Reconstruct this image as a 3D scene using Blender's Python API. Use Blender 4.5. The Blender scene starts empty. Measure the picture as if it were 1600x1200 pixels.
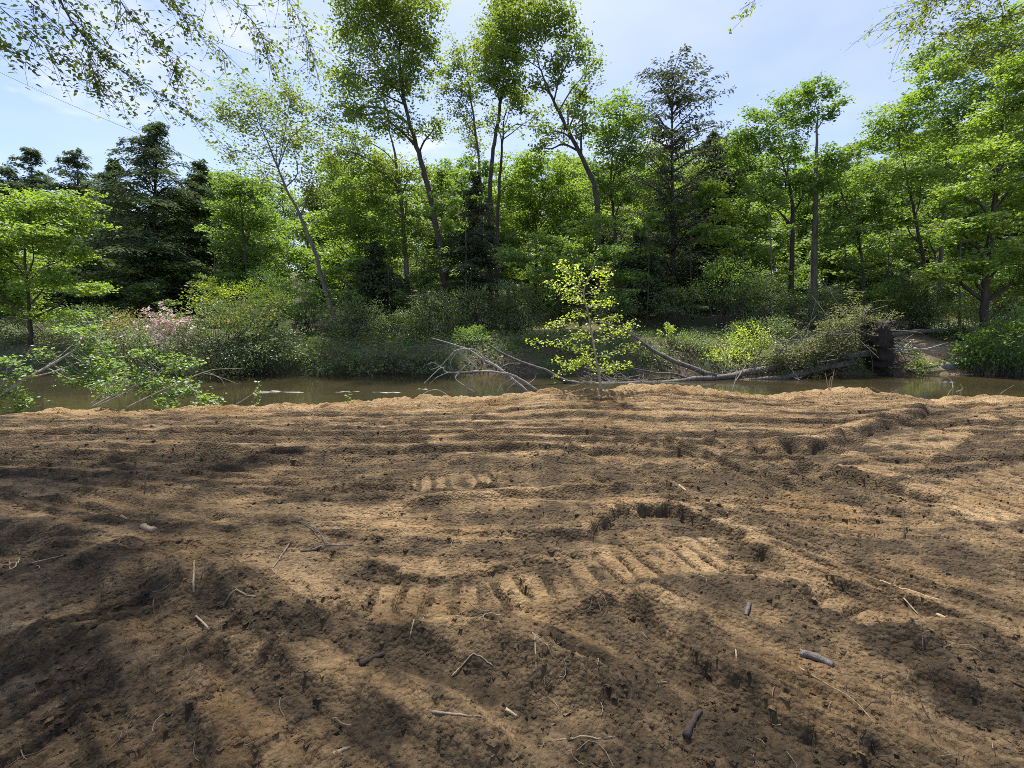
import bpy, math
import numpy as np
from mathutils import Vector

R = math.radians
scene = bpy.context.scene
col = scene.collection

# ------------------------------------------------------------------ camera
FPX, PITCH, CAMZ = 700.0, math.atan(95.0 / 700.0), 1.65     # focal length in photo pixels (1600 wide)
cam_d = bpy.data.cameras.new('camera'); cam = bpy.data.objects.new('camera', cam_d); col.objects.link(cam)
cam_d.sensor_width = 36.0; cam_d.lens = FPX / 1600.0 * 36.0
cam_d.clip_start = 0.05; cam_d.clip_end = 3000.0
cam.location = (0, 0, CAMZ); cam.rotation_euler = (math.pi / 2 - PITCH, 0, 0)
scene.camera = cam

# ------------------------------------------------------------------ world, sun, exposure
SUN_EL, SUN_AZ = R(66), R(-12)              # the sun stands high in front of the camera
world = bpy.data.worlds.new('World'); scene.world = world; world.use_nodes = True
wn = world.node_tree.nodes; wl = world.node_tree.links; wn.clear()
def wnode(t, **k):
    n = wn.new(t)
    for a, b in k.items(): setattr(n, a, b)
    return n
sky = wnode('ShaderNodeTexSky', sky_type='NISHITA', sun_disc=False, sun_elevation=SUN_EL, sun_rotation=SUN_AZ,
            air_density=1.0, dust_density=1.5, ozone_density=1.7, altitude=100)
geo = wnode('ShaderNodeTexCoord')
sep = wnode('ShaderNodeSeparateXYZ'); wl.new(geo.outputs['Generated'], sep.inputs[0])
mz = wnode('ShaderNodeMath', operation='ADD'); wl.new(sep.outputs[2], mz.inputs[0]); mz.inputs[1].default_value = 0.12
mzz = wnode('ShaderNodeMath', operation='MAXIMUM'); wl.new(mz.outputs[0], mzz.inputs[0]); mzz.inputs[1].default_value = 0.05
dx = wnode('ShaderNodeMath', operation='DIVIDE'); wl.new(sep.outputs[0], dx.inputs[0]); wl.new(mzz.outputs[0], dx.inputs[1])
dy = wnode('ShaderNodeMath', operation='DIVIDE'); wl.new(sep.outputs[1], dy.inputs[0]); wl.new(mzz.outputs[0], dy.inputs[1])
cmb = wnode('ShaderNodeCombineXYZ'); wl.new(dx.outputs[0], cmb.inputs[0]); wl.new(dy.outputs[0], cmb.inputs[1])
def wnoise(scale, detail, rough, lo, hi, off):
    mp = wnode('ShaderNodeMapping'); mp.inputs['Location'].default_value = off; wl.new(cmb.outputs[0], mp.inputs[0])
    n = wnode('ShaderNodeTexNoise'); n.inputs['Scale'].default_value = scale
    n.inputs['Detail'].default_value = detail; n.inputs['Roughness'].default_value = rough
    wl.new(mp.outputs[0], n.inputs['Vector'])
    r = wnode('ShaderNodeMapRange'); r.interpolation_type = 'SMOOTHSTEP'
    r.inputs['From Min'].default_value = lo; r.inputs['From Max'].default_value = hi
    wl.new(n.outputs[0], r.inputs[0]); return r.outputs[0]
veil = wnoise(0.55, 5, 0.62, 0.38, 0.78, (3.1, 1.7, 0))        # thin high cloud
puff = wnoise(1.5, 9, 0.62, 0.52, 0.68, (7.3, 2.2, 0))         # small fair-weather cumulus
v2 = wnode('ShaderNodeMath', operation='MULTIPLY'); wl.new(veil, v2.inputs[0]); v2.inputs[1].default_value = 0.38
p2 = wnode('ShaderNodeMath', operation='MULTIPLY'); wl.new(puff, p2.inputs[0]); p2.inputs[1].default_value = 0.6
mx = wnode('ShaderNodeMath', operation='MAXIMUM'); wl.new(v2.outputs[0], mx.inputs[0]); wl.new(p2.outputs[0], mx.inputs[1])
mixc = wnode('ShaderNodeMix', data_type='RGBA'); wl.new(mx.outputs[0], mixc.inputs[0])
wl.new(sky.outputs[0], mixc.inputs[6]); mixc.inputs[7].default_value = (5.4, 5.6, 6.5, 1)
bg = wnode('ShaderNodeBackground'); tint = wnode('ShaderNodeMix', data_type='RGBA', blend_type='MULTIPLY'); tint.inputs[0].default_value = 1; wl.new(mixc.outputs[2], tint.inputs[6]); tint.inputs[7].default_value = (.98, .955, 1.02, 1); wl.new(tint.outputs[2], bg.inputs[0]); bg.inputs[1].default_value = 0.097
wo = wnode('ShaderNodeOutputWorld'); wl.new(bg.outputs[0], wo.inputs[0])

sun_d = bpy.data.lights.new('sun', 'SUN'); sun = bpy.data.objects.new('sun', sun_d); col.objects.link(sun)
sun_d.energy = 3.9; sun_d.angle = R(1.8); sun_d.color = (1.0, 0.95, 0.86)
SUNV = Vector((math.sin(SUN_AZ) * math.cos(SUN_EL), math.cos(SUN_AZ) * math.cos(SUN_EL), math.sin(SUN_EL)))
sun.rotation_euler = SUNV.to_track_quat('Z', 'Y').to_euler(); sun.location = (0, 0, 60)
scene.view_settings.view_transform = 'Standard'; scene.view_settings.look = 'None'
scene.view_settings.gamma = 1.0; scene.view_settings.use_curve_mapping = False
scene.view_settings.exposure = 1.12
scene.cycles.max_bounces = 10; scene.cycles.transmission_bounces = 6; scene.cycles.diffuse_bounces = 6
scene.cycles.use_denoising = False; scene.cycles.filter_width = 0.9

# ------------------------------------------------------------------ photo pixel -> world
CP, SP = math.cos(PITCH), math.sin(PITCH)
def ray(px, py):
    a = (px - 800) / FPX; b = (600 - py) / FPX
    return np.array([a, CP + b * SP, -SP + b * CP])
def P(px, py, D):                    # the point on the pixel's ray at the distance y = D
    d = ray(px, py); return np.array([0, 0, CAMZ]) + d * (D / d[1])
def G(px, py, z=0.0):                # where the pixel's ray meets the level z
    d = ray(px, py); return (np.array([0, 0, CAMZ]) + d * ((z - CAMZ) / d[2]))
def XAT(px, D, z):                   # x of a pixel column at distance D and height z
    return (px - 800) / FPX * (D * CP + (CAMZ - z) * SP)

# ------------------------------------------------------------------ noise
def _h(ix, iy, s):
    n = (ix.astype(np.int64) * 374761393 + iy.astype(np.int64) * 668265263 + s * 1442695041) & 0xFFFFFFFF
    n = ((n ^ (n >> 13)) * 1274126177) & 0xFFFFFFFF
    n = ((n ^ (n >> 16)) * 2246822519) & 0xFFFFFFFF
    return ((n ^ (n >> 15)) & 0xFFFFFF) / float(0xFFFFFF)
def vn(x, y, s=0):                   # value noise in -1 .. 1
    x = np.asarray(x, float); y = np.asarray(y, float)
    ix = np.floor(x); iy = np.floor(y); fx = x - ix; fy = y - iy
    fx = fx * fx * fx * (fx * (fx * 6 - 15) + 10); fy = fy * fy * fy * (fy * (fy * 6 - 15) + 10)
    a = _h(ix, iy, s); b = _h(ix + 1, iy, s); c = _h(ix, iy + 1, s); d = _h(ix + 1, iy + 1, s)
    return ((a * (1 - fx) + b * fx) * (1 - fy) + (c * (1 - fx) + d * fx) * fy) * 2 - 1
def fbm(x, y, s=0, o=4, g=0.5):
    t = 0; a = 1; n = 0
    for k in range(o):
        c, q = math.cos(k * 1.3), math.sin(k * 1.3)
        t = t + a * vn((x * c - y * q) * 2 ** k + 17.3 * k, (x * q + y * c) * 2 ** k + 5.1 * k, s + k); n += a; a *= g
    return t / n
def billow(x, y, s=0, o=3):
    t = 0; a = 1; n = 0
    for k in range(o):
        c, q = math.cos(k * 1.1 + .4), math.sin(k * 1.1 + .4)
        t = t + a * (np.abs(vn((x * c - y * q) * 2.1 ** k + 9.7 * k, (x * q + y * c) * 2.1 ** k, s + k)) * 2 - 0.6); n += a; a *= .55
    return t / n
def lumps(x, y, s, lo=.25, hi=.62, part=.6):
    """rounded clods: a random dome in some of the cells of a jittered grid (unit cells), 0 .. 1"""
    ix = np.floor(x); iy = np.floor(y); out = np.zeros(np.shape(x))
    for i in (-1, 0, 1):
        for j in (-1, 0, 1):
            cx, cy = ix + i, iy + j
            r = lo + (hi - lo) * _h(cx, cy, s + 3) ** 2
            ex = x - cx - _h(cx, cy, s); ey = (y - cy - _h(cx, cy, s + 1)); q = _h(cx, cy, s + 4) * 1.2 - .6
            d2 = ((ex + q * ey) ** 2 + ey ** 2 * (1.3)) / (r * r)
            out = np.maximum(out, np.where(_h(cx, cy, s + 2) < part, r * np.sqrt(np.maximum(1 - d2, 0)), 0))
    return out
def sm(a, b, x):
    t = np.clip((np.asarray(x, float) - a) / (b - a), 0, 1); return t * t * (3 - 2 * t)

# ------------------------------------------------------------------ heights
WATER = -0.70
EDGE = 10.3
_px = [(-900, 640), (0, 645), (60, 640), (110, 632), (180, 640), (280, 637), (330, 633), (480, 630), (540, 624), (700, 622), (790, 618), (840, 607), (950, 604),
       (1000, 600), (1090, 606), (1180, 612), (1260, 607), (1330, 604), (1390, 614), (1420, 623), (1470, 621), (1530, 614), (1600, 613), (2500, 615)]
EX = np.array([XAT(a, EDGE, 0) for a, b in _px]); EZ = np.array([P(a, b, EDGE)[2] for a, b in _px]) - 0.05

def seg(x, y, pts):
    """nearest distance, signed side (+ = right of travel), arc length and total length of a polyline"""
    best = np.full(x.shape, 1e9); sd = np.zeros(x.shape); al = np.zeros(x.shape); L = 0.0
    for (ax, ay), (bx, by) in zip(pts[:-1], pts[1:]):
        vx, vy = bx - ax, by - ay; l = math.hypot(vx, vy)
        t = np.clip(((x - ax) * vx + (y - ay) * vy) / (l * l), 0, 1)
        ex, ey = x - (ax + t * vx), y - (ay + t * vy); d = np.hypot(ex, ey)
        s = np.sign(vy * (x - ax) - vx * (y - ay)); m = d < best
        best = np.where(m, d, best); sd = np.where(m, s * d, sd); al = np.where(m, L + t * l, al); L += l
    return best, sd, al, L
def gp(*pp): return [tuple(G(a, b)[:2]) for a, b in pp]

# scarps: a broken step in the soil; the side on the right of travel lies lower and rises back over `back` metres
SCARPS = [
    (gp((918, 850), (932, 815), (962, 796), (1040, 797), (1110, 812), (1180, 856), (1240, 905)), .11, .035, .55),
    (gp((985, 925), (1060, 1003), (1130, 1062), (1250, 1130), (1410, 1190)), .085, .03, .5),
    (gp((1185, 704), (1290, 691), (1360, 668), (1400, 655), (1458, 643)), .13, .06, 1.3),
    (gp((1250, 722), (1330, 738), (1430, 764), (1490, 778)), .15, .06, .7),
    (gp((1425, 1052), (1480, 1082), (1530, 1095), (1640, 1098)), .05, .02, .3),
    (gp((1480, 690), (1560, 650), (1650, 640)), .06, .06, .8),
    (gp((1270, 905), (1390, 925), (1500, 960), (1600, 1010)), .05, .03, .4),
    (gp((560, 880), (640, 893), (760, 885), (900, 868)), .05, .03, .4),
    (gp((850, 1040), (905, 1062), (955, 1066)), .045, .02, .22),
    (gp((430, 655), (560, 665), (700, 660), (800, 662)), .05, .05, .5),
    (gp((990, 655), (1120, 652), (1330, 657)), .05, .05, .5),
]
# ridges: soil squeezed up in a line (amplitude, half width)
RIDGES = [
    (gp((620, 793), (800, 778), (1005, 766)), .08, .07),
    (gp((-60, 790), (120, 850), (300, 915), (470, 935)), .085, .16),
    (gp((60, 880), (250, 925), (420, 960), (600, 985), (760, 1030), (1010, 1120)), .07, .11),
    (gp((300, 990), (420, 1020), (560, 1070), (700, 1130), (800, 1200)), .075, .11),
    (gp((-50, 1000), (130, 1010), (300, 1080), (400, 1180)), .06, .10),
    (gp((1190, 699), (1290, 686), (1360, 663), (1455, 640)), .035, .10),
    (gp((1255, 716), (1330, 731), (1430, 756)), .05, .12),
    (gp((640, 985), (760, 1005), (880, 1060), (1010, 1100)), .06, .08),
    (gp((900, 940), (1030, 945), (1120, 985)), .05, .09),
    (gp((1180, 910), (1290, 945), (1420, 1010), (1600, 1050)), .05, .10),
    (gp((700, 720), (800, 728), (900, 712)), .05, .25),
    (gp((560, 838), (720, 850), (900, 833)), .045, .16),
    (gp((250, 700), (520, 712), (860, 696)), .03, .09),
    (gp((1380, 1010), (1460, 995), (1570, 1020)), .07, .12),
]
# track prints: (from, to, width, pitch between cleats, depth)
TRACKS = [
    (gp((560, 935), (760, 925)), .34, .165, .075), (gp((760, 925), (935, 893)), .34, .165, .06),
    (gp((935, 890), (1150, 850)), .46, .15, .055), (gp((1270, 925), (1440, 1000)), .32, .15, .045),
    (gp((1460, 790), (1700, 735)), .9, .17, .06), (gp((1330, 735), (1470, 668)), .8, .19, .035),
    (gp((905, 712), (1050, 775)), 1.0, .5, .0), (gp((640, 760), (850, 742)), .4, .16, .025),
]
def saw(along, w, sp, sd, lo=.5, st=.14, warp=.45):
    """steps scraped into the soil: steep on the side of small w, easing off behind; returns height 0..1 and the bare face"""
    wl_ = w / sp + warp * vn(along / 2.2, w / .6, sd); kl = np.floor(wl_); fl = wl_ - kl
    on = np.clip(lo + .9 * vn(along * .4 + kl * 3.7, kl * 7.7, sd + 1), 0, 1) * (.75 + .5 * vn(along / .15, kl * 1.3, sd + 2))
    return on * (sm(0, st, fl) * (1 - fl) ** 1.4 - .3), on * (1 - sm(st * .7, st * 2.2, fl))
def dirt_raw(x, y):
    x = np.asarray(x, float); y = np.asarray(y, float)
    wob = vn(x / 2.3, y / 2.3, 3)
    near = 1 - sm(4.3, 6.6, y + .6 * wob)
    mid = sm(4.0, 5.6, y + .5 * wob) * (1 - sm(9.5, 10.3, y))
    lip = sm(9.0, 9.7, y + .25 * wob)
    h = .05 * fbm(x / 2.6, y / 2.6, 11, 3) + np.interp(x, EX, EZ) * sm(6.0, 10.2, y)
    rough = .3 + .7 * sm(-.35, .45, fbm(x / 1.1, y / 1.1, 21, 3))
    # the way the machine went: across the picture farther off, slanting towards the lower right close by
    lowf = 1 - sm(2.5, 3.3, y + .25 * wob - .12 * x)
    tA, qA = x, y + .05 * x + .10 * vn(x / 1.5, y / 1.5, 23)
    tB = x * .80 - y * .60; qB = x * .60 + y * .80 + .08 * vn(x / .9, y / .9, 24)
    def aniso(f, sx, sy, seed, o=3):
        return f(tA / sx, qA / sy, seed, o) * (1 - lowf) + f(tB / sx, qB / sy, seed + 7, o) * lowf
    big = aniso(fbm, 1.5, .36, 31); sml = aniso(billow, .34, .13, 41)
    h = h + near * (.4 + .6 * rough) * (.055 * big + .024 * sml)
    wx = x + .03 * vn(x / .09, y / .09, 55); wy = y + .03 * vn(x / .09, y / .09, 56)
    l1 = lumps(wx / .2, wy / .2, 51, .2, .6, .22); l2 = lumps(wx / .09, wy / .09, 58, .2, .62, .5); l3 = lumps(wx / .048, wy / .048, 65, .25, .6, .65)
    clump = sm(-.15, .35, big + .3 * vn(x / .3, y / .3, 57))                 # where the blade left it in crumbs
    h = h + near * (.12 + .88 * clump) * (.016 * l1 + .036 * l2 + .028 * l3) + near * .010 * billow(x / .11, y / .08, 52, 3)
    moist_shade = near * (.24 + .28 * rough + .6 * clump) - .25 * near * sm(.1, .6, -big)
    face = 0
    for sp, am, sd in ((.23, .055, 190), (.13, .034, 195), (.07, .014, 197)):
        p, f = saw(tA, qA, sp, sd, .45, .2); p2, f2 = saw(tB, qB, sp, sd + 60, .45, .2)
        h = h + near * am * (p * (1 - lowf) + p2 * lowf); face = face + .45 * near * (f * (1 - lowf) + f2 * lowf)  # steep near-side faces darkened: shade put into the soil colour
    # drawn lines left by the blade across the middle ground
    w = y + .18 * fbm(x / 4.0, y / 9.0, 61, 2) + .012 * x + .05 * np.sin(x / 5.0)
    for sp, am, sd in ((.50, .10, 160), (.34, .085, 170), (.21, .055, 180)):
        p, f = saw(x * .30, w, sp, sd, .75, .15, .12); h = h + mid * am * p; face = face + mid * f * (1.1 if sp > .3 else .7)  # scraped lines darkened on their steep side, again painted shade
    h = h + mid * (.012 * billow(x / .3, y / .12, 73, 2) + .008 * billow(x / .12, y / .12, 74, 2)) + mid * .025 * lumps(x / .11, y / .11, 77, .15, .5, .22)
    moist_shade = moist_shade + .20 * mid * (1 - sm(7.6, 9.2, y)) + .35 * mid * sm(0, .6, fbm(x / 2.2, y / .7, 66, 3)) * (1 - sm(8.2, 9.2, y))
    # crumbly sand pushed up at the edge
    h = h + lip * .06 * lumps(x / .24, y / .24, 85, .2, .6, .5) + lip * (.09 * billow(x / .5, y / .45, 81, 3) + .02 * billow(x / .16, y / .16, 82, 2))
    # striations of the machine in the foreground
    def stri(a, b, reg, sp, amp, sd):
        nonlocal h, face
        (ax, ay), (bx, by) = gp(a, b); l = math.hypot(bx - ax, by - ay); ux, uy = (bx - ax) / l, (by - ay) / l
        t = (x - ax) * ux + (y - ay) * uy; q = (x - ax) * uy - (y - ay) * ux + .04 * vn(x / .7, y / .7, sd)
        p, f = saw(t, -q, sp, sd + 1, .65, .2); h = h + reg * amp * p; face = face + reg * f * .7
    stri((0, 1130), (230, 1010), (1 - sm(-1.0, -.35, x + .3 * wob)) * (1 - sm(2.2, 2.8, y)), .15, .085, 91)
    stri((1150, 840), (1600, 1010), sm(.8, 1.4, x + .3 * wob) * (1 - sm(3.6, 4.5, y)), .17, .06, 101)
    stri((905, 698), (1050, 764), sm(.4, .8, x) * (1 - sm(3.1, 3.9, x - .3 * wob)) * sm(3.9, 4.4, y) * (1 - sm(5.9, 6.4, y)), .27, .17, 111)
    stri((0, 800), (300, 860), (1 - sm(-1.4, -.6, x + .4 * wob)) * sm(2.6, 3.0, y) * (1 - sm(4.2, 4.8, y)), .24, .08, 121)
    stri((430, 700), (800, 715), (1 - sm(.1, .7, x)) * sm(3.9, 4.3, y) * (1 - sm(5.6, 6.2, y)), .22, .07, 126)
    jag = .03 * vn(x / .11, y / .11, 131) + .06 * vn(x / .31, y / .31, 132) + .018 * vn(x / .05, y / .05, 133); vary = sm(-.75, .35, vn(x / .45, y / .45, 134) + .4 * vn(x / .17, y / .17, 135))
    def box(pts, r):
        a = np.array(pts); return (x > a[:, 0].min() - r) & (x < a[:, 0].max() + r) & (y > a[:, 1].min() - r) & (y < a[:, 1].max() + r)
    for pts, A, wd in RIDGES:
        m = box(pts, .9)
        if not m.any(): continue
        d, s, al, L = seg(x[m], y[m], pts); s = s + .6 * jag[m]; d = np.abs(s)
        fade = .25 + .75 * sm(0, .1 * L, al) * (1 - sm(.9 * L, L, al)); sg = np.where(s > 0, d / (wd * .7), d / (wd * 1.4)); k = np.exp(-sg ** 2)
        bar = 1.0 if A > .0775 and wd < .08 else 0.0                         # one smooth rolled bar, the rest is crumbly
        h[m] = h[m] * (1 - .6 * bar * k) + 1.15 * A * fade * k * (.9 + (.3 - .25 * bar) * vn(al / .22, d / .1, 141)) + (1 - bar) * .028 * fade * np.exp(-((s - .6 * wd) / (wd * 1.2)) ** 2) * lumps(wx[m] / .07, wy[m] / .07, 142, .2, .62, .6)
        moist_shade[m] += (1 - bar) * .65 * fade * np.exp(-((s - wd * .9) / (wd * .9)) ** 2) - (.3 + .4 * bar) * fade * np.exp(-((s + wd * .5) / (wd * .8)) ** 2)  # moisture and painted shade on the near flank, painted light behind the crest
    for pts, A, wd, back in SCARPS:
        wd = wd * 1.6; m = box(pts, 2)
        if not m.any(): continue
        d, s, al, L = seg(x[m], y[m], pts); s = s + jag[m]
        fade = sm(0, .08 * L, al) * (1 - sm(.92 * L, L, al)) * (.75 + .25 * vary[m]); s2 = np.maximum(s, 0)
        end = ((al < 1e-6) | (al > L - 1e-6)); d2 = np.where(end, 0, 1)
        h[m] -= .9 * A * fade * d2 * sm(0, wd, s) * np.exp(-(s2 / back) ** 2)
        h[m] += A * .35 * fade * d2 * np.exp(-((s + wd) / (wd * 2.2)) ** 2) + .03 * fade * d2 * np.exp(-((s - .14) / .12) ** 2) * lumps(wx[m] / .07, wy[m] / .07, 136, .2, .62, .65)
        moist_shade[m] += .7 * fade * d2 * sm(-.02, wd, s) * np.exp(-(s2 / (back * .45)) ** 2) - .3 * fade * d2 * np.exp(-((s + wd * 1.5) / (wd * 2)) ** 2)  # cut face takes moisture and painted shade; its crest is painted lighter
    for pts, wd, pitch, dep in TRACKS:
        m = box(pts, 1)
        if dep <= 0 or not m.any(): continue
        (ax, ay), (bx, by) = pts; l = math.hypot(bx - ax, by - ay); ux, uy = (bx - ax) / l, (by - ay) / l
        t = (x[m] - ax) * ux + (y[m] - ay) * uy + .3 * jag[m]; q = (x[m] - ax) * uy - (y[m] - ay) * ux
        k = sm(0, .06, t) * (1 - sm(l - .06, l, t)) * (1 - sm(wd / 2 - .03, wd / 2 + .02, np.abs(q) + .03 * vn(t / .1, q / .1, 151)))
        k = k * (.4 + .6 * sm(-.55, .25, vn(t / .26, q / .3, 152))) * .9
        ph = np.abs(((t / pitch) % 1.0) - .5) * 2; gr = 1 - sm(.22, .40, ph)
        h[m] = h[m] * (1 - .8 * k) + k * (-dep * .25 - dep * 1.0 * gr * (.6 + .6 * vn(t / .12, q / .12, 153)) + (1 - gr) * dep * .15 * (q / wd))
        moist_shade[m] = moist_shade[m] * (1 - .85 * k) + k * (.75 * gr + .1); face = face * 1.0; face[m] = face[m] * (1 - k)
    return h, np.clip(moist_shade + .75 * face, 0, 1)  # moisture plus shade painted on the steep faces
def dirt_full(x, y):
    x = np.asarray(x, float); y = np.asarray(y, float)
    h, mo = dirt_raw(x, y)
    ye = EDGE + .35 * vn(x / 1.9, 0 * x, 5) + .18 * vn(x / .7, 0 * x + 3, 6)
    d = y - ye
    h = np.where(d > 0, h - 1.1 * d * sm(0, .25, d), h)
    return np.maximum(h, -1.75), mo * (1 - sm(9, 9.8, y))
def dz(x, y):
    h, m = dirt_full(np.array([float(x), 0.0]), np.array([float(y), 30.0])); return float(h[0])

NX = XAT(1475, 22, 0)                 # the sandy gully on the far bank
def yfar(x): return 21.4 + .7 * vn(x / 5.5, 0 * x, 201) + .25 * vn(x / 1.4, 0 * x, 202) - .9 * sm(4, 16, x) * (1 - sm(20, 26, x))
def far_full(x, y):
    x = np.asarray(x, float); y = np.asarray(y, float)
    t = y - yfar(x)
    g = np.exp(-((x - NX) / 1.5) ** 2)
    steep = np.interp(t, [-6, -2.5, 0, .5, 1.3, 2.6, 5, 9, 25, 60, 200], [-2, -1.9, -.75, -.15, .45, .8, 1.15, 1.9, 3.4, 9.0, 26])
    soft = np.interp(t, [-6, -2.5, 0, 1.0, 2.2, 4.2, 6, 9, 25, 60, 200], [-2, -1.7, -.75, -.45, .05, .75, 1.1, 1.9, 3.4, 9.0, 26])
    h = steep * (1 - g) + soft * g
    h = h + (.13 * fbm(x / 1.3, y / 1.3, 211, 4) + .35 * vn(x / 7, y / 7, 212)) * sm(.2, 2.5, t)
    bare = g * (1 - sm(5.5, 7.5, t)) + .3 * np.exp(-((x - 7.2) / 1.5) ** 2 - ((t - 2.3) / .8) ** 2)
    return h, np.clip(bare, 0, 1)
def fz(x, y):
    h, b = far_full(np.array([float(x)]), np.array([float(y)])); return float(h[0])

# ------------------------------------------------------------------ mesh building
class MB:
    def __init__(s): s.V = []; s.Q = []; s.T = []; s.A = []; s.qm = []; s.tm = []; s.n = 0
    def add(s, v, q=None, t=None, a=.5, m=0):
        v = np.asarray(v, float).reshape(-1, 3); s.V.append(v)
        s.A.append(np.broadcast_to(np.asarray(a, float), (len(v),)).copy())
        if q is not None and len(q): q = np.asarray(q); s.Q.append(q + s.n); s.qm.append(np.full(len(q), m))
        if t is not None and len(t): t = np.asarray(t); s.T.append(t + s.n); s.tm.append(np.full(len(t), m))
        s.n += len(v); return s
    def build(s, name, mats, parent=None, smooth=True, kind=None, origin=None):
        me = bpy.data.meshes.new(name)
        V = np.concatenate(s.V); A = np.concatenate(s.A)
        if origin is not None: V = V - np.asarray(origin)
        Q = np.concatenate(s.Q) if s.Q else np.zeros((0, 4), int); T = np.concatenate(s.T) if s.T else np.zeros((0, 3), int)
        mi = np.concatenate([np.concatenate(s.qm) if s.qm else np.zeros(0), np.concatenate(s.tm) if s.tm else np.zeros(0)]).astype(np.int32)
        me.vertices.add(len(V)); me.vertices.foreach_set('co', V.astype(np.float32).ravel())
        li = np.concatenate([Q.ravel(), T.ravel()]).astype(np.int32)
        st = np.concatenate([np.arange(len(Q)) * 4, len(Q) * 4 + np.arange(len(T)) * 3]).astype(np.int32)
        me.loops.add(len(li)); me.loops.foreach_set('vertex_index', li)
        me.polygons.add(len(st)); me.polygons.foreach_set('loop_start', st)
        me.polygons.foreach_set('material_index', mi)
        me.polygons.foreach_set('use_smooth', np.full(len(st), bool(smooth)))
        at = me.attributes.new('v', 'FLOAT', 'POINT'); at.data.foreach_set('value', A.astype(np.float32))
        me.update(calc_edges=True)
        for m in (mats if isinstance(mats, (list, tuple)) else [mats]): me.materials.append(m)
        o = bpy.data.objects.new(name, me); col.objects.link(o)
        if parent is not None: o.parent = parent
        if kind: o['kind'] = kind
        return o

def tag(o, label, cat, group=None, kind=None):
    o['label'] = label
    if cat: o['category'] = cat
    if group: o['group'] = group
    if kind: o['kind'] = kind
    return o
def thing(name, label, cat, loc, group=None):
    o = bpy.data.objects.new(name, None); col.objects.link(o); o.location = tuple(loc)
    o.empty_display_size = .2
    return tag(o, label, cat, group)

def spline(pts, n):
    """Catmull-Rom through the points, n samples"""
    p = np.asarray(pts, float)
    if len(p) == 2: return p[0] + (p[1] - p[0]) * np.linspace(0, 1, n)[:, None]
    q = np.vstack([2 * p[0] - p[1], p, 2 * p[-1] - p[-2]])
    u = np.linspace(0, len(p) - 1 - 1e-9, n); i = u.astype(int); t = (u - i)[:, None]
    a, b, c, d = q[i], q[i + 1], q[i + 2], q[i + 3]
    return .5 * (2 * b + (c - a) * t + (2 * a - 5 * b + 4 * c - d) * t * t + (3 * b - a - 3 * c + d) * t ** 3)
def tube(mb, path, rad, sides=6, a=.5, m=0, rng=None, lump=0.0, cap=True):
    p = np.asarray(path, float); n = len(p); rad = np.broadcast_to(np.asarray(rad, float), (n,))
    tg = np.gradient(p, axis=0); tg /= np.linalg.norm(tg, axis=1)[:, None] + 1e-9
    mean = p[-1] - p[0]; ref = np.array([0., 0, 1]) if abs(mean[2]) < .7 * np.linalg.norm(mean) else np.array([1., .2, 0])
    u = np.cross(tg, ref); u /= np.linalg.norm(u, axis=1)[:, None] + 1e-9; w = np.cross(tg, u)
    an = np.linspace(0, 2 * math.pi, sides, endpoint=False)
    rr = np.repeat(rad[:, None], sides, 1)
    if rng is not None and lump: rr = rr * (1 + lump * rng.uniform(-1, 1, rr.shape))
    v = p[:, None, :] + rr[:, :, None] * (np.cos(an)[None, :, None] * u[:, None, :] + np.sin(an)[None, :, None] * w[:, None, :])
    i = np.arange(n - 1)[:, None] * sides; j = np.arange(sides)[None, :]; k = (j + 1) % sides
    q = np.stack([i + j, i + k, i + sides + k, i + sides + j], -1).reshape(-1, 4)
    v = v.reshape(-1, 3); t = []
    if cap:
        v = np.vstack([v, p[:1], p[-1:]]); c0, c1 = n * sides, n * sides + 1
        for a_ in range(sides):
            b_ = (a_ + 1) % sides
            t.append((c0, b_, a_)); t.append((c1, (n - 1) * sides + a_, (n - 1) * sides + b_))
    mb.add(v, q, t, a, m)
def leaves(mb, rng, pos, L, a, tilt=.55, wid=.62, m=0, droop=.15, hexa=False, dirs=None):
    """one folded blade for each position"""
    n = len(pos)
    if n == 0: return
    yaw = rng.uniform(0, 2 * math.pi, n)
    d = np.stack([np.cos(yaw), np.sin(yaw), rng.normal(-droop, .3, n)], 1)
    if dirs is not None: d = d * .55 + dirs
    d /= np.linalg.norm(d, axis=1)[:, None]
    nr = np.stack([rng.normal(0, tilt, n), rng.normal(0, tilt, n), np.ones(n)], 1)
    nr -= (nr * d).sum(1)[:, None] * d; nr /= np.linalg.norm(nr, axis=1)[:, None] + 1e-9
    s = np.cross(nr, d); l = (L * rng.uniform(.65, 1.25, n))[:, None]
    w = l * wid * .5; c = pos
    if hexa:
        v = np.stack([c - d * l * .5, c - d * l * .18 + s * w + nr * l * .07, c + d * l * .15 + s * w * .8 + nr * l * .05, c + d * l * .55 - nr * l * .08,
                      c + d * l * .15 - s * w * .8 + nr * l * .05, c - d * l * .18 - s * w + nr * l * .07], 1).reshape(-1, 3)
        b = np.arange(n)[:, None] * 6
        q = np.concatenate([b + np.array([[0, 1, 2, 3]]), b + np.array([[0, 3, 4, 5]])])
        mb.add(v, q, None, np.repeat(a, 6), m)
    else:
        v = np.stack([c - d * l * .5, c + s * w + nr * l * .08, c + d * l * .5, c - s * w + nr * l * .08], 1).reshape(-1, 3)
        q = np.arange(n)[:, None] * 4 + np.arange(4)[None, :]
        mb.add(v, q, None, np.repeat(a, 4), m)

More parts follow.
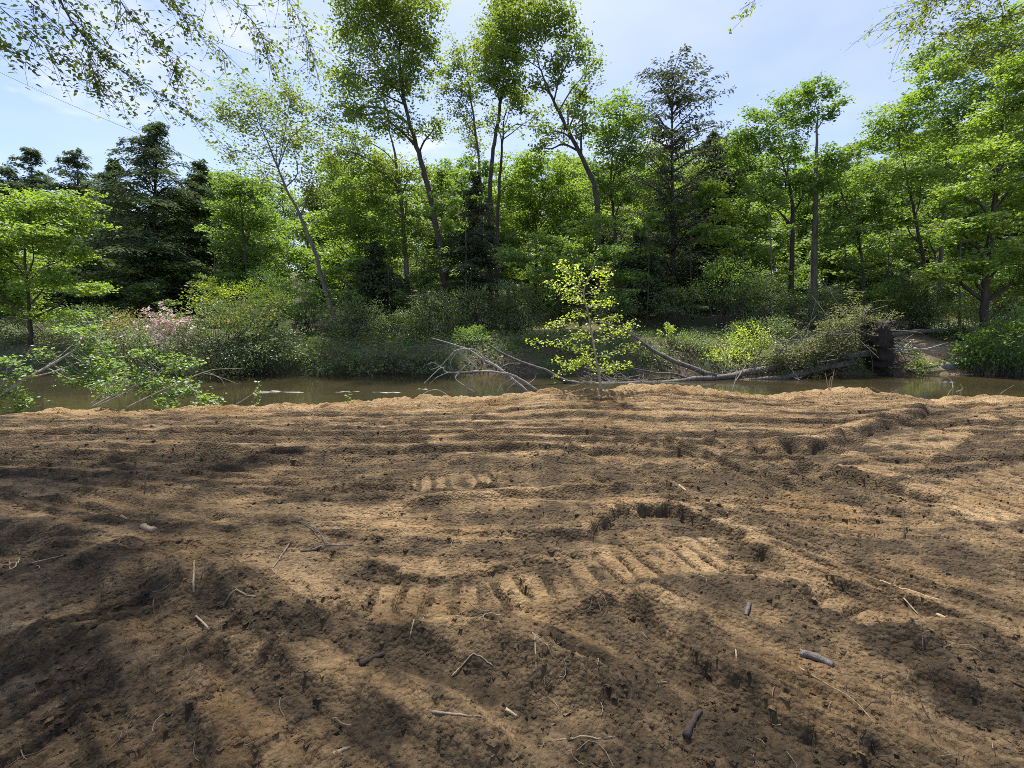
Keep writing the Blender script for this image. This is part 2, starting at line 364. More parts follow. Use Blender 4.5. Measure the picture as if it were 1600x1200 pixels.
# ------------------------------------------------------------------ materials
def mat(name):
    m = bpy.data.materials.new(name); m.use_nodes = True; nt = m.node_tree; nt.nodes.clear()
    return m, nt, nt.nodes, nt.links
def N(nt, t, **k):
    n = nt.nodes.new(t)
    for a, b in k.items():
        if a.startswith('i_'): n.inputs[a[2:].replace('_', ' ')].default_value = b
        else: setattr(n, a, b)
    return n
def mixrgb(nt, fac, A, B):
    n = nt.nodes.new('ShaderNodeMix'); n.data_type = 'RGBA'
    for k, v in ((0, fac), (6, A), (7, B)):
        if hasattr(v, 'links'): nt.links.new(v, n.inputs[k])
        else: n.inputs[k].default_value = v if not isinstance(v, tuple) else (*v, 1)[:4]
    return n.outputs[2]
def noise_of(nt, scale, detail=4, rough=.55, vec=None, lo=None, hi=None):
    if vec is None:
        vec = N(nt, 'ShaderNodeNewGeometry').outputs['Position']
    n = N(nt, 'ShaderNodeTexNoise'); n.inputs['Scale'].default_value = scale; n.inputs['Detail'].default_value = detail; n.inputs['Roughness'].default_value = rough
    nt.links.new(vec, n.inputs['Vector'])
    if lo is None: return n.outputs[0]
    r = N(nt, 'ShaderNodeMapRange'); r.inputs['From Min'].default_value = lo; r.inputs['From Max'].default_value = hi
    nt.links.new(n.outputs[0], r.inputs[0]); return r.outputs[0]
def attr(nt, name='v'): return N(nt, 'ShaderNodeAttribute', attribute_name=name).outputs['Fac']

def leaf_mat(name, c0, c1, t0, t1, trans=.45, gloss=.055, rough=.5, hue=.25):
    """leaf: reflected colour c0..c1, transmitted colour t0..t1"""
    m, nt, nd, lk = mat(name)
    c0, c1 = (tuple(k * q for k, q in zip((1.30, 1.26, 1.25), c)) for c in (c0, c1)); t0, t1 = (tuple(min(.8, k * q) for k, q in zip((1.80, 1.72, 1.7), c)) for c in (t0, t1))
    v = attr(nt); oi = N(nt, 'ShaderNodeObjectInfo').outputs['Random']
    f = N(nt, 'ShaderNodeMath', operation='MULTIPLY_ADD'); lk.new(oi, f.inputs[0]); f.inputs[1].default_value = hue
    f2 = N(nt, 'ShaderNodeMath', operation='ADD'); lk.new(v, f2.inputs[0]); f2.inputs[1].default_value = -hue / 2
    lk.new(f2.outputs[0], f.inputs[2]); f.use_clamp = True
    d = N(nt, 'ShaderNodeBsdfDiffuse'); lk.new(mixrgb(nt, f.outputs[0], c0, c1), d.inputs[0])
    t = N(nt, 'ShaderNodeBsdfTranslucent'); lk.new(mixrgb(nt, f.outputs[0], t0, t1), t.inputs[0])
    mx = N(nt, 'ShaderNodeMixShader'); mx.inputs[0].default_value = trans; lk.new(d.outputs[0], mx.inputs[1]); lk.new(t.outputs[0], mx.inputs[2])
    g = N(nt, 'ShaderNodeBsdfGlossy'); g.inputs['Roughness'].default_value = rough; g.inputs[0].default_value = (.9, .95, 1, 1)
    m2 = N(nt, 'ShaderNodeMixShader'); m2.inputs[0].default_value = gloss; lk.new(mx.outputs[0], m2.inputs[1]); lk.new(g.outputs[0], m2.inputs[2])
    o = N(nt, 'ShaderNodeOutputMaterial'); lk.new(m2.outputs[0], o.inputs[0]); return m
def bark_mat(name, c0, c1, scale=6, rough=.9, bump=.5):
    m, nt, nd, lk = mat(name)
    tc = N(nt, 'ShaderNodeNewGeometry').outputs['Position']
    mp = N(nt, 'ShaderNodeMapping'); mp.inputs['Scale'].default_value = (1, 1, .25); lk.new(tc, mp.inputs[0])
    f = noise_of(nt, scale, 6, .65, mp.outputs[0], .32, .7)
    b = N(nt, 'ShaderNodeBsdfPrincipled'); b.inputs['Roughness'].default_value = rough
    lk.new(mixrgb(nt, f, c0, c1), b.inputs['Base Color'])
    bp = N(nt, 'ShaderNodeBump'); bp.inputs['Strength'].default_value = bump; bp.inputs['Distance'].default_value = .03
    lk.new(noise_of(nt, scale * 4, 5, .6, mp.outputs[0]), bp.inputs['Height']); lk.new(bp.outputs[0], b.inputs['Normal'])
    o = N(nt, 'ShaderNodeOutputMaterial'); lk.new(b.outputs[0], o.inputs[0]); return m
M = {}
M['bark'] = bark_mat('bark_dark', (.035, .028, .022), (.10, .085, .068))
M['bark_grey'] = bark_mat('bark_grey', (.08, .072, .06), (.22, .20, .17))
M['bark_pale'] = bark_mat('bark_pale', (.20, .175, .13), (.42, .38, .30), 9)
M['deadwood'] = bark_mat('dead_wood', (.06, .052, .043), (.23, .205, .175), 11, .9, .9)
M['bleached'] = bark_mat('bleached_wood', (.20, .185, .16), (.50, .47, .42), 14)
M['twig'] = bark_mat('twig_wood', (.16, .12, .075), (.40, .32, .22), 30)
M['twig_dark'] = bark_mat('twig_dark', (.03, .022, .015), (.09, .065, .045), 30)
M['cutwood'] = bark_mat('cut_wood', (.30, .22, .12), (.50, .39, .24), 25)
M['soil_root'] = bark_mat('root_soil', (.014, .011, .008), (.045, .035, .025), 7, .95, 1.0)
M['maple'] = leaf_mat('leaf_maple', (.075, .135, .022), (.12, .20, .035), (.16, .27, .02), (.28, .40, .03), .45)
M['oak'] = leaf_mat('leaf_oak', (.062, .105, .025), (.10, .155, .035), (.15, .23, .02), (.25, .34, .03), .42)
M['birch'] = leaf_mat('leaf_birch', (.07, .11, .032), (.11, .155, .045), (.16, .23, .03), (.25, .32, .04), .42)
M['mid'] = leaf_mat('leaf_mid', (.058, .115, .024), (.10, .17, .033), (.12, .22, .02), (.23, .35, .03), .42)
M['far'] = leaf_mat('leaf_far', (.058, .105, .028), (.095, .15, .035), (.13, .21, .03), (.22, .31, .04), .42)
M['conifer'] = leaf_mat('needles', (.072, .112, .055), (.13, .17, .08), (.075, .12, .04), (.125, .17, .06), .28, .012)
M['pine'] = leaf_mat('needles_grey', (.062, .080, .052), (.10, .12, .07), (.065, .085, .035), (.10, .125, .05), .3, .03)
M['laurel'] = leaf_mat('leaf_laurel', (.062, .100, .034), (.13, .165, .055), (.10, .16, .022), (.18, .24, .04), .28, .05, .5)
M['laurel_new'] = leaf_mat('leaf_laurel_new', (.13, .15, .03), (.19, .14, .06), (.22, .25, .03), (.28, .22, .06), .35)
M['lime'] = leaf_mat('leaf_lime', (.16, .24, .03), (.25, .33, .05), (.26, .38, .02), (.42, .52, .045), .5, .05, .4, .1)
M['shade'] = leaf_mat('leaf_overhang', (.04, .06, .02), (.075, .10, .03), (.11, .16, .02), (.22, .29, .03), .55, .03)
M['herb'] = leaf_mat('leaf_herb', (.075, .12, .03), (.15, .20, .05), (.09, .15, .02), (.2, .27, .03), .35)
M['vine'] = leaf_mat('leaf_vine', (.07, .09, .03), (.16, .17, .07), (.12, .16, .03), (.24, .26, .07), .35, .03)
M['pink'] = leaf_mat('blossom_pink', (.44, .30, .31), (.62, .50, .48), (.36, .25, .26), (.46, .36, .35), .3)
M['litter'] = leaf_mat('dry_leaf', (.12, .08, .045), (.30, .21, .12), (.10, .06, .03), (.2, .12, .05), .15)

def dirt_material(clod=False):
    m, nt, nd, lk = mat('clod_soil' if clod else 'graded_sandy_soil')
    pos = N(nt, 'ShaderNodeNewGeometry').outputs['Position']
    mo = attr(nt)
    big = noise_of(nt, .9, 5, .6, pos, .36, .64); fine = noise_of(nt, 26, 6, .65, pos, .35, .66); patch = noise_of(nt, 3.3, 5, .6, pos, .42, .62)
    dry = mixrgb(nt, big, (.250, .158, .070), (.455, .320, .175))
    damp_shade = mixrgb(nt, patch, (.074, .055, .034), (.142, .102, .058))  # wet soil colour, which the painted shade uses as well
    f = N(nt, 'ShaderNodeMath', operation='MULTIPLY_ADD'); lk.new(patch, f.inputs[0]); f.inputs[1].default_value = -.30; lk.new(mo, f.inputs[2])
    f2 = N(nt, 'ShaderNodeMath', operation='ADD'); lk.new(f.outputs[0], f2.inputs[0]); f2.inputs[1].default_value = .16; f2.use_clamp = True
    c = mixrgb(nt, f2.outputs[0], dry, damp_shade)
    sp = N(nt, 'ShaderNodeMix', data_type='RGBA', blend_type='MULTIPLY'); sp.inputs[0].default_value = .75; lk.new(c, sp.inputs[6])
    lk.new(mixrgb(nt, fine, (.50, .48, .46), (1.22, 1.2, 1.18)), sp.inputs[7])
    b = N(nt, 'ShaderNodeBsdfPrincipled'); b.inputs['Roughness'].default_value = .95; b.inputs['Specular IOR Level'].default_value = .15
    lk.new(sp.outputs[2], b.inputs['Base Color'])
    n1 = noise_of(nt, 30, 8, .72, pos)
    wp = N(nt, 'ShaderNodeVectorMath', operation='MULTIPLY_ADD'); nv = N(nt, 'ShaderNodeTexNoise'); nv.inputs['Scale'].default_value = 45; lk.new(pos, nv.inputs['Vector'])
    lk.new(nv.outputs['Color'], wp.inputs[0]); wp.inputs[1].default_value = (.016, .016, .016); lk.new(pos, wp.inputs[2])
    vo = N(nt, 'ShaderNodeTexVoronoi', feature='F1'); vo.inputs['Scale'].default_value = 44; vo.inputs['Randomness'].default_value = 1; lk.new(wp.outputs[0], vo.inputs['Vector'])
    inv = N(nt, 'ShaderNodeMath', operation='MULTIPLY'); lk.new(vo.outputs['Distance'], inv.inputs[0]); inv.inputs[1].default_value = -1.6; n2 = inv.outputs[0]
    ad = N(nt, 'ShaderNodeMath', operation='MULTIPLY_ADD'); lk.new(n2, ad.inputs[0]); ad.inputs[1].default_value = .5; lk.new(n1, ad.inputs[2])
    bp = N(nt, 'ShaderNodeBump'); bp.inputs['Strength'].default_value = .95; bp.inputs['Distance'].default_value = .033
    lk.new(ad.outputs[0], bp.inputs['Height']); lk.new(bp.outputs[0], b.inputs['Normal'])
    o = N(nt, 'ShaderNodeOutputMaterial'); lk.new(b.outputs[0], o.inputs[0]); return m
M['dirt'] = dirt_material()
M['clod'] = dirt_material(True)

def floor_material():
    m, nt, nd, lk = mat('forest_floor')
    pos = N(nt, 'ShaderNodeNewGeometry').outputs['Position']; bare = attr(nt)
    lit = mixrgb(nt, noise_of(nt, 9, 6, .7, pos, .3, .7), (.045, .032, .020), (.15, .105, .062))
    grn = mixrgb(nt, noise_of(nt, 14, 5, .7, pos, .3, .7), (.03, .05, .014), (.08, .105, .03))
    c = mixrgb(nt, noise_of(nt, .55, 5, .65, pos, .42, .58), lit, grn)
    sand = mixrgb(nt, noise_of(nt, 3, 6, .6, pos, .3, .7), (.30, .21, .12), (.46, .34, .21))
    c = mixrgb(nt, bare, c, sand)
    b = N(nt, 'ShaderNodeBsdfPrincipled'); b.inputs['Roughness'].default_value = .95; lk.new(c, b.inputs['Base Color'])
    bp = N(nt, 'ShaderNodeBump'); bp.inputs['Strength'].default_value = .8; bp.inputs['Distance'].default_value = .08
    lk.new(noise_of(nt, 9, 6, .7, pos), bp.inputs['Height']); lk.new(bp.outputs[0], b.inputs['Normal'])
    o = N(nt, 'ShaderNodeOutputMaterial'); lk.new(b.outputs[0], o.inputs[0]); return m
M['floor'] = floor_material()
def water_material():
    m, nt, nd, lk = mat('muddy_water')
    pos = N(nt, 'ShaderNodeNewGeometry').outputs['Position']
    b = N(nt, 'ShaderNodeBsdfPrincipled'); b.inputs['Roughness'].default_value = .045; b.inputs['IOR'].default_value = 1.33
    c = mixrgb(nt, noise_of(nt, .35, 4, .55, pos, .35, .65), (.030, .027, .014), (.055, .042, .020))
    lk.new(c, b.inputs['Base Color'])
    mp = N(nt, 'ShaderNodeMapping'); mp.inputs['Scale'].default_value = (.45, 1.6, 1); lk.new(pos, mp.inputs[0])
    bp = N(nt, 'ShaderNodeBump'); bp.inputs['Strength'].default_value = .09; bp.inputs['Distance'].default_value = .05
    lk.new(noise_of(nt, 3.2, 3, .5, mp.outputs[0]), bp.inputs['Height']); lk.new(bp.outputs[0], b.inputs['Normal'])
    o = N(nt, 'ShaderNodeOutputMaterial'); lk.new(b.outputs[0], o.inputs[0]); return m
M['water'] = water_material()
def plain(name, c, rough=.6):
    m, nt, nd, lk = mat(name)
    b = N(nt, 'ShaderNodeBsdfPrincipled'); b.inputs['Roughness'].default_value = rough
    lk.new(mixrgb(nt, noise_of(nt, 22, 4, .6, None, .3, .7), tuple(x * .7 for x in c), c), b.inputs['Base Color'])
    o = N(nt, 'ShaderNodeOutputMaterial'); lk.new(b.outputs[0], o.inputs[0]); return m
M['wire'] = plain('wire_metal', (.10, .10, .11), .5)
M['foam'] = plain('foam_white', (.62, .60, .54), .9)
M['stone'] = plain('grey_stone', (.26, .25, .24), .9)

# ------------------------------------------------------------------ the setting
def steps(*ss):
    out = []
    for a, b, d in ss: out += list(np.arange(a, b - 1e-6, d))
    return np.array(out + [ss[-1][1]])
def grow(a, b, d0, g):
    out = [a]; d = d0
    while out[-1] < b: out.append(out[-1] + d); d *= g
    return out
def sheet(name, xs, ys, fn, m, label):
    X, Y = np.meshgrid(xs, ys); h, a = fn(X.ravel(), Y.ravel())
    nx, ny = len(xs), len(ys); i = np.arange(ny - 1)[:, None] * nx + np.arange(nx - 1)[None, :]
    q = np.stack([i, i + 1, i + nx + 1, i + nx], -1).reshape(-1, 4)
    mb = MB(); mb.add(np.stack([X.ravel(), Y.ravel(), h], 1), q, None, a)
    o = mb.build(name, m); o['kind'] = 'structure'; o['label'] = label; return o
xr = list(np.arange(0, 2.6, .0145)) + list(np.arange(2.6, 5.5, .026)) + list(np.arange(5.5, 13.5, .062)) + grow(13.5, 90, .1, 1.18)
xs = np.array(sorted([-v for v in xr[1:]] + xr))
ys = np.array([-v for v in grow(0.5, 60, .15, 1.3)][::-1] + list(np.arange(-.3, 1.1, .06)) + list(np.arange(1.1, 3.3, .0125)) + list(np.arange(3.3, 5.6, .021)) + list(np.arange(5.6, 10.2, .033)) + list(np.arange(10.2, 11.4, .06)) + [11.5, 11.8, 12.2, 12.8, 14, 17, 19])
sheet('ground', xs, ys, dirt_full, M['dirt'], 'freshly graded sandy brown soil with machine tracks')
xf = np.array(sorted(set([-v for v in grow(30, 260, .5, 1.1)] + list(np.arange(-30, 30, .22)) + grow(30, 260, .5, 1.1))))
yf_ = np.array(list(np.arange(18, 30, .2)) + grow(30, 320, .4, 1.08))
sheet('far_bank', xf, yf_, far_full, M['floor'], 'wooded far bank rising from the creek to the forest floor')
mb = MB(); mb.add([(-260, 9.9, WATER), (260, 9.9, WATER), (260, 25.5, WATER), (-260, 25.5, WATER)], [(0, 1, 2, 3)])
o = mb.build('creek_water', M['water']); o['kind'] = 'structure'; o['label'] = 'murky brown creek water between the sand and the woods'

# ------------------------------------------------------------------ trees
def metres(px, D): return px * D / FPX
LK, DK = 1.38, 2.45
def tree_parts(rng, trunk, r0, blobs, leafL0, dens, lm, bm, root, flat=.42, sides=8, per=42, tip=.22, conifer=False, nolimb=False, wid=.66, tilt=.95, hexa=False, dead=0, spread=1.0):
    """trunk: polyline in the thing's own space; blobs: (centre, (rx, ry, rz)); parts trunk, limb.., crown under root"""
    n = max(10, len(trunk) * 6); path = spline(trunk, n)
    H = np.linalg.norm(np.diff(path, axis=0), axis=1).sum()
    path[1:-1] += rng.normal(0, .0035 * H ** .6, (n - 2, 3)) * np.array([1, 1, .2])
    u = np.linspace(0, 1, n); rad = r0 * (1 - u) ** .85 * (1 - tip) + r0 * tip * (1 - u * .8)
    rad = rad * (1 + .55 * np.exp(-u * H / .35))
    mb = MB(); tube(mb, path, rad, sides, .5, 0, rng, .06); mb.build('trunk', bm, root)
    cr = MB()
    for c, rr in blobs:
        c = np.asarray(c, float); rr = np.asarray(rr, float)
        # the limb that carries this clump
        dd = np.linalg.norm(path - (c - np.array([0, 0, .55 * np.hypot(rr[0], rr[1]) + .3 * np.linalg.norm(path[-1][:2] - c[:2])])), axis=1) + np.where(path[:, 2] > c[2] - .1 * rr[2], 4, 0) + np.where(u < .15, 3, 0)
        k = int(np.argmin(dd)); s0 = path[k]; rl = min(rad[k] * .62, .03 + .018 * np.linalg.norm(c - s0) + .01 * rr[0])
        e = c + np.array([0, 0, .35 * rr[2]])
        mid1 = s0 + (e - s0) * .35 + np.array([0, 0, .08 * np.linalg.norm((e - s0)[:2])]) + rng.normal(0, .05 * np.linalg.norm(e - s0), 3)
        mid2 = s0 + (e - s0) * .7 + np.array([0, 0, .06 * np.linalg.norm((e - s0)[:2])]) + rng.normal(0, .05 * np.linalg.norm(e - s0), 3)
        limb = spline([s0, mid1, mid2, e], 10)
        if nolimb: tube(cr, limb, np.linspace(rl, rl * .3, 10), 5, .5, 1)
        else:
            lb = MB(); tube(lb, limb, np.linspace(rl, rl * .3, 10), 6, .5, 0, rng, .05); lb.build('limb', bm, root)
        area = math.pi * max(rr[0], rr[1]) * rr[2]
        leafL = LK * leafL0; nl = int(DK * dens * area / (.35 * leafL ** 2)); ne = max(6, nl // per)
        q = rng.normal(0, 1, (ne, 3)); q /= np.linalg.norm(q, axis=1)[:, None]; q *= (rng.uniform(.12, 1, ne) ** .42)[:, None]
        q *= (1 + .22 * rng.normal(0, 1, ne))[:, None]
        ends = c + q * rr; cv = rng.uniform(.05, .95, ne)
        for i in range(ne):
            kk = int(np.argmin(np.linalg.norm(limb - ends[i] + np.array([0, 0, .3 * np.linalg.norm(q[i] * rr)]), axis=1)))
            a0 = limb[max(kk, 1)]; v = ends[i] - a0; ln = np.linalg.norm(v)
            if i % 2 == 0 or ln > 1.0:
                tw = spline([a0, a0 + v * .5 + rng.normal(0, .08 * ln, 3) + np.array([0, 0, .06 * ln]), ends[i]], 4)
                tube(cr, tw, np.linspace(min(rl * .35, .008 + .008 * ln), .004 + .0005 * ln, 4), 3, .5, 1, cap=False)
            if rng.uniform() < dead: continue
            m = rng.poisson(per)
            t = rng.uniform(0, 1, m) ** .7
            sp = spread * (.11 + .11 * math.sqrt(max(rr[0], .2)))
            pp = ends[i] - v / (ln + 1e-6) * (1 - t)[:, None] * min(ln * .6, sp * 2.2)
            pp = pp + rng.normal(0, 1, (m, 3)) * np.array([sp, sp, sp * flat])
            leaves(cr, rng, pp, leafL, np.clip(cv[i] + rng.normal(0, .18, m), 0, 1), tilt, wid, 0, .15, hexa)
    return cr.build('crown', [lm, bm], root, False, 'stuff')

def hero(name, label, cat, D, trunk_px, r0, blobs_px, leafL, dens, lm, bm, seed, group=None, **kw):
    """a tree given by the photo pixels of its trunk and of its leaf clumps at the distance D"""
    rng = np.random.default_rng(seed)
    bx = trunk_px[0][0]; z0 = 0.5
    for _ in range(4): x0 = XAT(bx, D, z0); z0 = fz(x0, D)
    base = np.array([x0, D, z0 - .15]); root = thing(name, label, cat, base, group)
    tr = [np.zeros(3)] + [P(a, b, D + (0 if len(r) == 0 else r[0])) - base for a, b, *r in trunk_px[1:]]
    bl = []
    for a, b, ra, rb, *r in blobs_px:
        dd = r[0] if r else rng.uniform(-1.2, 1.2)
        bl.append((P(a, b, D + dd) - base, (metres(ra, D), metres(ra, D) * .85, metres(rb, D))))
    tree_parts(rng, tr, r0, bl, leafL, dens, M[lm], M[bm], root, **kw)
    return root

def conifer(name, label, D, px, top, half, low, lm, seed, dens=1.0, r0=.17, droop=.12, group=None, gap=0.0, lean=0, shape=.88, lk=1.0):
    """whorled evergreen: px column, top pixel, half width in pixels of its base, pixel of its lowest boughs"""
    rng = np.random.default_rng(seed); z0 = 1.5
    for _ in range(4): x0 = XAT(px, D, z0); z0 = fz(x0, D)
    base = np.array([x0, D, z0 - .15]); root = thing(name, label, 'conifer', base, group)
    T = P(px + lean, top, D) - base; H = T[2]; zl = max(.8, (P(px, low, D) - base)[2]); W = metres(half, D) * 1.5
    path = spline([(0, 0, 0), T * .5 + rng.normal(0, .12, 3), T], 18); u = np.linspace(0, 1, 18)
    mb = MB(); tube(mb, path, r0 * (1 - u) ** .9 + .012, 7, .5, 0, rng, .05); mb.build('trunk', M['bark'], root)
    cr = MB(); z = zl; nb = int(135 * dens)
    zs = zl + (H * .985 - zl) * np.sort(rng.uniform(0, 1, nb) ** .8)
    for zz in zs:
        f = (zz - zl) / (H - zl); ln = W * ((1 - f) ** shape * .95 + .05) * rng.uniform(.55, 1.2)
        if f < .15: ln *= .6 + 2.5 * f
        if rng.uniform() < gap: ln *= .35
        az = rng.uniform(0, 2 * math.pi); s0 = np.array([np.interp(zz, path[:, 2], path[:, 0]), np.interp(zz, path[:, 2], path[:, 1]), zz])
        d = np.array([math.cos(az), math.sin(az), 0]); rise = .45 * f + .05
        b = spline([s0, s0 + d * ln * .5 + np.array([0, 0, ln * (rise - droop * .2)]), s0 + d * ln + np.array([0, 0, ln * (rise - droop * 1.6) ])], 6)
        tube(cr, b, np.linspace(.012 + .012 * ln, .004, 6), 3, .5, 1, cap=False)
        nl = int(lk * (78 * ln * (.55 + .45 * (1 - f)) + 20))
        t = rng.uniform(.1, 1.03, nl); pos = np.stack([np.interp(t, np.linspace(0, 1, 6), b[:, k]) for k in range(3)], 1)
        sid = rng.normal(0, .30, nl) * ln * (1.05 - .75 * t); pd = np.array([-d[1], d[0], 0])
        pos = pos + pd * sid[:, None] + np.array([0, 0, 1]) * (rng.normal(0, .06, nl) - np.abs(sid) * .22)[:, None] + rng.normal(0, .07, (nl, 3))
        dr = d[None, :] * .6 + pd[None, :] * np.sign(sid)[:, None] * .8 + np.array([0, 0, -.25])
        leaves(cr, rng, pos, .30, np.clip(rng.uniform(.1, .9) + rng.normal(0, .15, nl), 0, 1), .5, .34, 0, .2, False, dr)
    cr.build('crown', [M[lm], M['bark']], root, False, 'stuff'); return root

# --- evergreens on the left
conifer('hemlock_tree', 'dark hemlock cut by the left edge of the photo', 37, 12, 262, 70, 470, 'conifer', 1)
conifer('hemlock_tree', 'dark hemlock whose ragged tip rises just above the bright green maple', 39, 50, 232, 66, 470, 'conifer', 2)
conifer('hemlock_tree', 'dark hemlock with pointed tip, second left of the tallest hemlock', 40, 122, 232, 62, 480, 'conifer', 3)
conifer('hemlock_tree', 'slim dark hemlock wedged just left of the tallest hemlock', 37, 178, 252, 56, 490, 'conifer', 4)
conifer('hemlock_tree', 'tallest and broadest dark hemlock of the left-hand row', 36, 246, 190, 92, 500, 'conifer', 5, 1.35, .22)
conifer('hemlock_tree', 'dark hemlock at the right end of the row, shorter than its tall neighbour', 39, 312, 248, 52, 500, 'conifer', 6)
# --- grey-green pine right of the leaning tree
conifer('pine_tree', 'tall grey-green pine with thin see-through crown right of the centre', 33, 1052, 102, 80, 450, 'pine', 7, 1.0, .2, -.08, None, .2, -2, .5, .6)
conifer('pine_tree', 'lower dark evergreen directly behind the thin-crowned grey pine', 38, 1112, 205, 60, 460, 'pine', 8, .9, .16)
conifer('pine_tree', 'dull grey-green evergreen in front of the forked trunks at the centre', 29, 742, 268, 44, 500, 'pine', 9, .8, .12, .02)
conifer('hemlock_tree', 'small dark hemlock just right of the yellow-green sapling', 31, 1000, 360, 44, 490, 'conifer', 10, .8, .11)
conifer('hemlock_tree', 'small shaded hemlock near the foot of the leaning thin birch', 30, 585, 380, 40, 510, 'conifer', 12, .7, .10)

# --- single broadleaf trees (pixel paths read from the photo)
hero('maple_tree', 'bright green layered maple at the left edge before the hemlocks', 'tree', 23.5, [(48, 545), (44, 460), (38, 380), (50, 320)], .10,
     [(30, 320, 52, 26), (95, 318, 46, 24), (125, 352, 34, 16), (60, 370, 55, 20), (120, 400, 38, 14), (20, 410, 48, 22), (80, 440, 52, 16), (140, 452, 34, 11), (30, 470, 44, 18), (95, 492, 40, 12), (-40, 360, 60, 50), (-30, 440, 60, 40)],
     .12, 1.9, 'maple', 'bark', 21, flat=.3)
hero('birch_tree', 'slender birch leaning left with airy crown beside the hemlocks', 'tree', 28, [(527, 515), (508, 450), (490, 390), (468, 335), (445, 290), (415, 215), (390, 160)], .15,
     [(400, 150, 52, 34), (365, 190, 38, 22), (455, 165, 48, 36), (430, 215, 56, 34), (370, 245, 40, 18), (485, 230, 42, 36), (490, 290, 34, 30), (415, 275, 40, 20), (350, 165, 20, 14), (505, 185, 26, 26)],
     .12, .55, 'birch', 'bark_grey', 22, flat=.6, per=24, spread=1.2)
hero('oak_tree', 'tall dark-trunked oak with high crown reaching the top of the photo left of centre', 'tree', 29, [(702, 470), (690, 400), (668, 290), (650, 225), (632, 160), (625, 80), (640, 10)], .23,
     [(560, 60, 48, 46), (620, 40, 52, 46), (660, 20, 40, 36), (590, 120, 52, 40), (645, 110, 40, 34), (540, 130, 34, 34), (600, 190, 50, 30), (665, 75, 26, 32), (550, 180, 34, 24), (610, -20, 70, 40), (680, 200, 30, 18), (560, 0, 50, 40)],
     .13, .95, 'oak', 'bark', 23, flat=.65, tip=.3, per=34)
hero('tulip_tree', 'pale straight trunk tree just left of the dark-trunked oak', 'tree', 31, [(640, 500), (634, 400), (624, 290), (615, 230), (600, 180)], .19,
     [(560, 250, 46, 26), (600, 270, 44, 30), (655, 270, 34, 24), (570, 300, 40, 22), (640, 310, 44, 24), (540, 215, 36, 22), (520, 250, 30, 22)],
     .13, .8, 'oak', 'bark_grey', 24, flat=.6)
hero('oak_tree', 'fork-trunked tall oak at the centre with narrow crown at the top edge', 'tree', 31, [(768, 470), (766, 380), (766, 280), (773, 220), (783, 160), (790, 100), (800, 30)], .20,
     [(790, 30, 44, 34), (835, 25, 40, 26), (770, 75, 36, 32), (800, 90, 34, 34), (790, 130, 34, 26), (760, 120, 24, 26), (810, 150, 26, 16), (800, -20, 50, 26)],
     .13, 1.15, 'oak', 'bark', 25, flat=.6)
hero('oak_tree', 'thinner dark trunk twin standing just right of the fork-trunked oak', 'tree', 32, [(776, 470), (778, 330), (784, 240), (788, 185), (800, 150)], .14,
     [(830, 190, 34, 11), (800, 165, 30, 22), (770, 190, 22, 20), (845, 200, 16, 8)],
     .13, .7, 'oak', 'bark', 26, flat=.6)
hero('ash_tree', 'thin-crowned upright tree in the sky gap between the two tall oaks', 'tree', 34, [(752, 470), (752, 330), (748, 250), (738, 170), (728, 100), (722, 60)], .14,
     [(712, 90, 26, 30), (735, 130, 26, 30), (705, 150, 28, 26), (725, 190, 28, 24), (740, 225, 26, 20), (695, 120, 18, 20), (745, 85, 16, 24)],
     .13, .6, 'birch', 'bark_grey', 27, flat=.6, per=24)
hero('leaning_oak', 'tall oak whose trunk leans hard to the left over the sapling', 'tree', 28.5, [(936, 470), (935, 380), (931, 300), (915, 258), (888, 205), (864, 155), (845, 110), (836, 80)], .21,
     [(810, 50, 40, 30), (850, 40, 40, 30), (885, 35, 34, 30), (900, 75, 30, 26), (770, 80, 30, 26), (870, 110, 36, 22), (925, 105, 26, 16), (915, 140, 34, 18), (830, 140, 26, 14), (885, 170, 34, 18), (780, 40, 30, 26), (845, 240, 16, 24), (860, 215, 24, 20), (910, 190, 26, 22)],
     .13, .85, 'oak', 'bark', 28, flat=.6, tip=.3)
hero('oak_tree', 'full-crowned oak filling the gap between the leaning oak and the grey pine', 'tree', 32, [(968, 470), (962, 380), (955, 280), (960, 200)], .15,
     [(965, 175, 42, 30), (990, 205, 30, 34), (945, 215, 34, 26), (965, 255, 46, 30), (985, 300, 36, 24), (935, 290, 30, 30)],
     .13, 1.1, 'mid', 'bark', 29, flat=.55)
hero('broadleaf_tree', 'bright mid-height tree glowing between the forked oak and the leaning oak', 'tree', 35, [(835, 470), (838, 380), (832, 300)], .14,
     [(825, 262, 40, 24), (865, 275, 38, 26), (800, 300, 36, 28), (850, 320, 50, 26), (895, 310, 40, 28), (815, 350, 42, 24), (880, 360, 46, 24), (920, 345, 30, 24)],
     .14, 1.6, 'maple', 'bark', 30, flat=.45)
hero('broadleaf_tree', 'low spreading maple with pale leaves right behind the sapling', 'tree', 27, [(905, 500), (915, 440), (910, 390)], .09,
     [(860, 385, 46, 20), (900, 405, 44, 16), (955, 395, 46, 16), (985, 430, 40, 12), (850, 430, 40, 16), (925, 355, 46, 16), (800, 400, 34, 18), (960, 460, 36, 10)],
     .12, 1.5, 'mid', 'bark', 31, flat=.3)
hero('oak_tree', 'spreading tree with dark arching limbs left of the broken snag', 'tree', 31, [(1236, 480), (1237, 400), (1238, 320), (1228, 270), (1212, 225)], .19,
     [(1190, 190, 36, 22), (1225, 170, 34, 22), (1160, 215, 28, 18), (1200, 225, 38, 20), (1255, 190, 32, 26), (1175, 255, 34, 18), (1240, 240, 36, 22), (1260, 150, 24, 18), (1150, 240, 20, 16), (1215, 280, 44, 22), (1180, 310, 44, 24), (1265, 290, 36, 24)],
     .13, 1.25, 'mid', 'bark', 32, flat=.5)
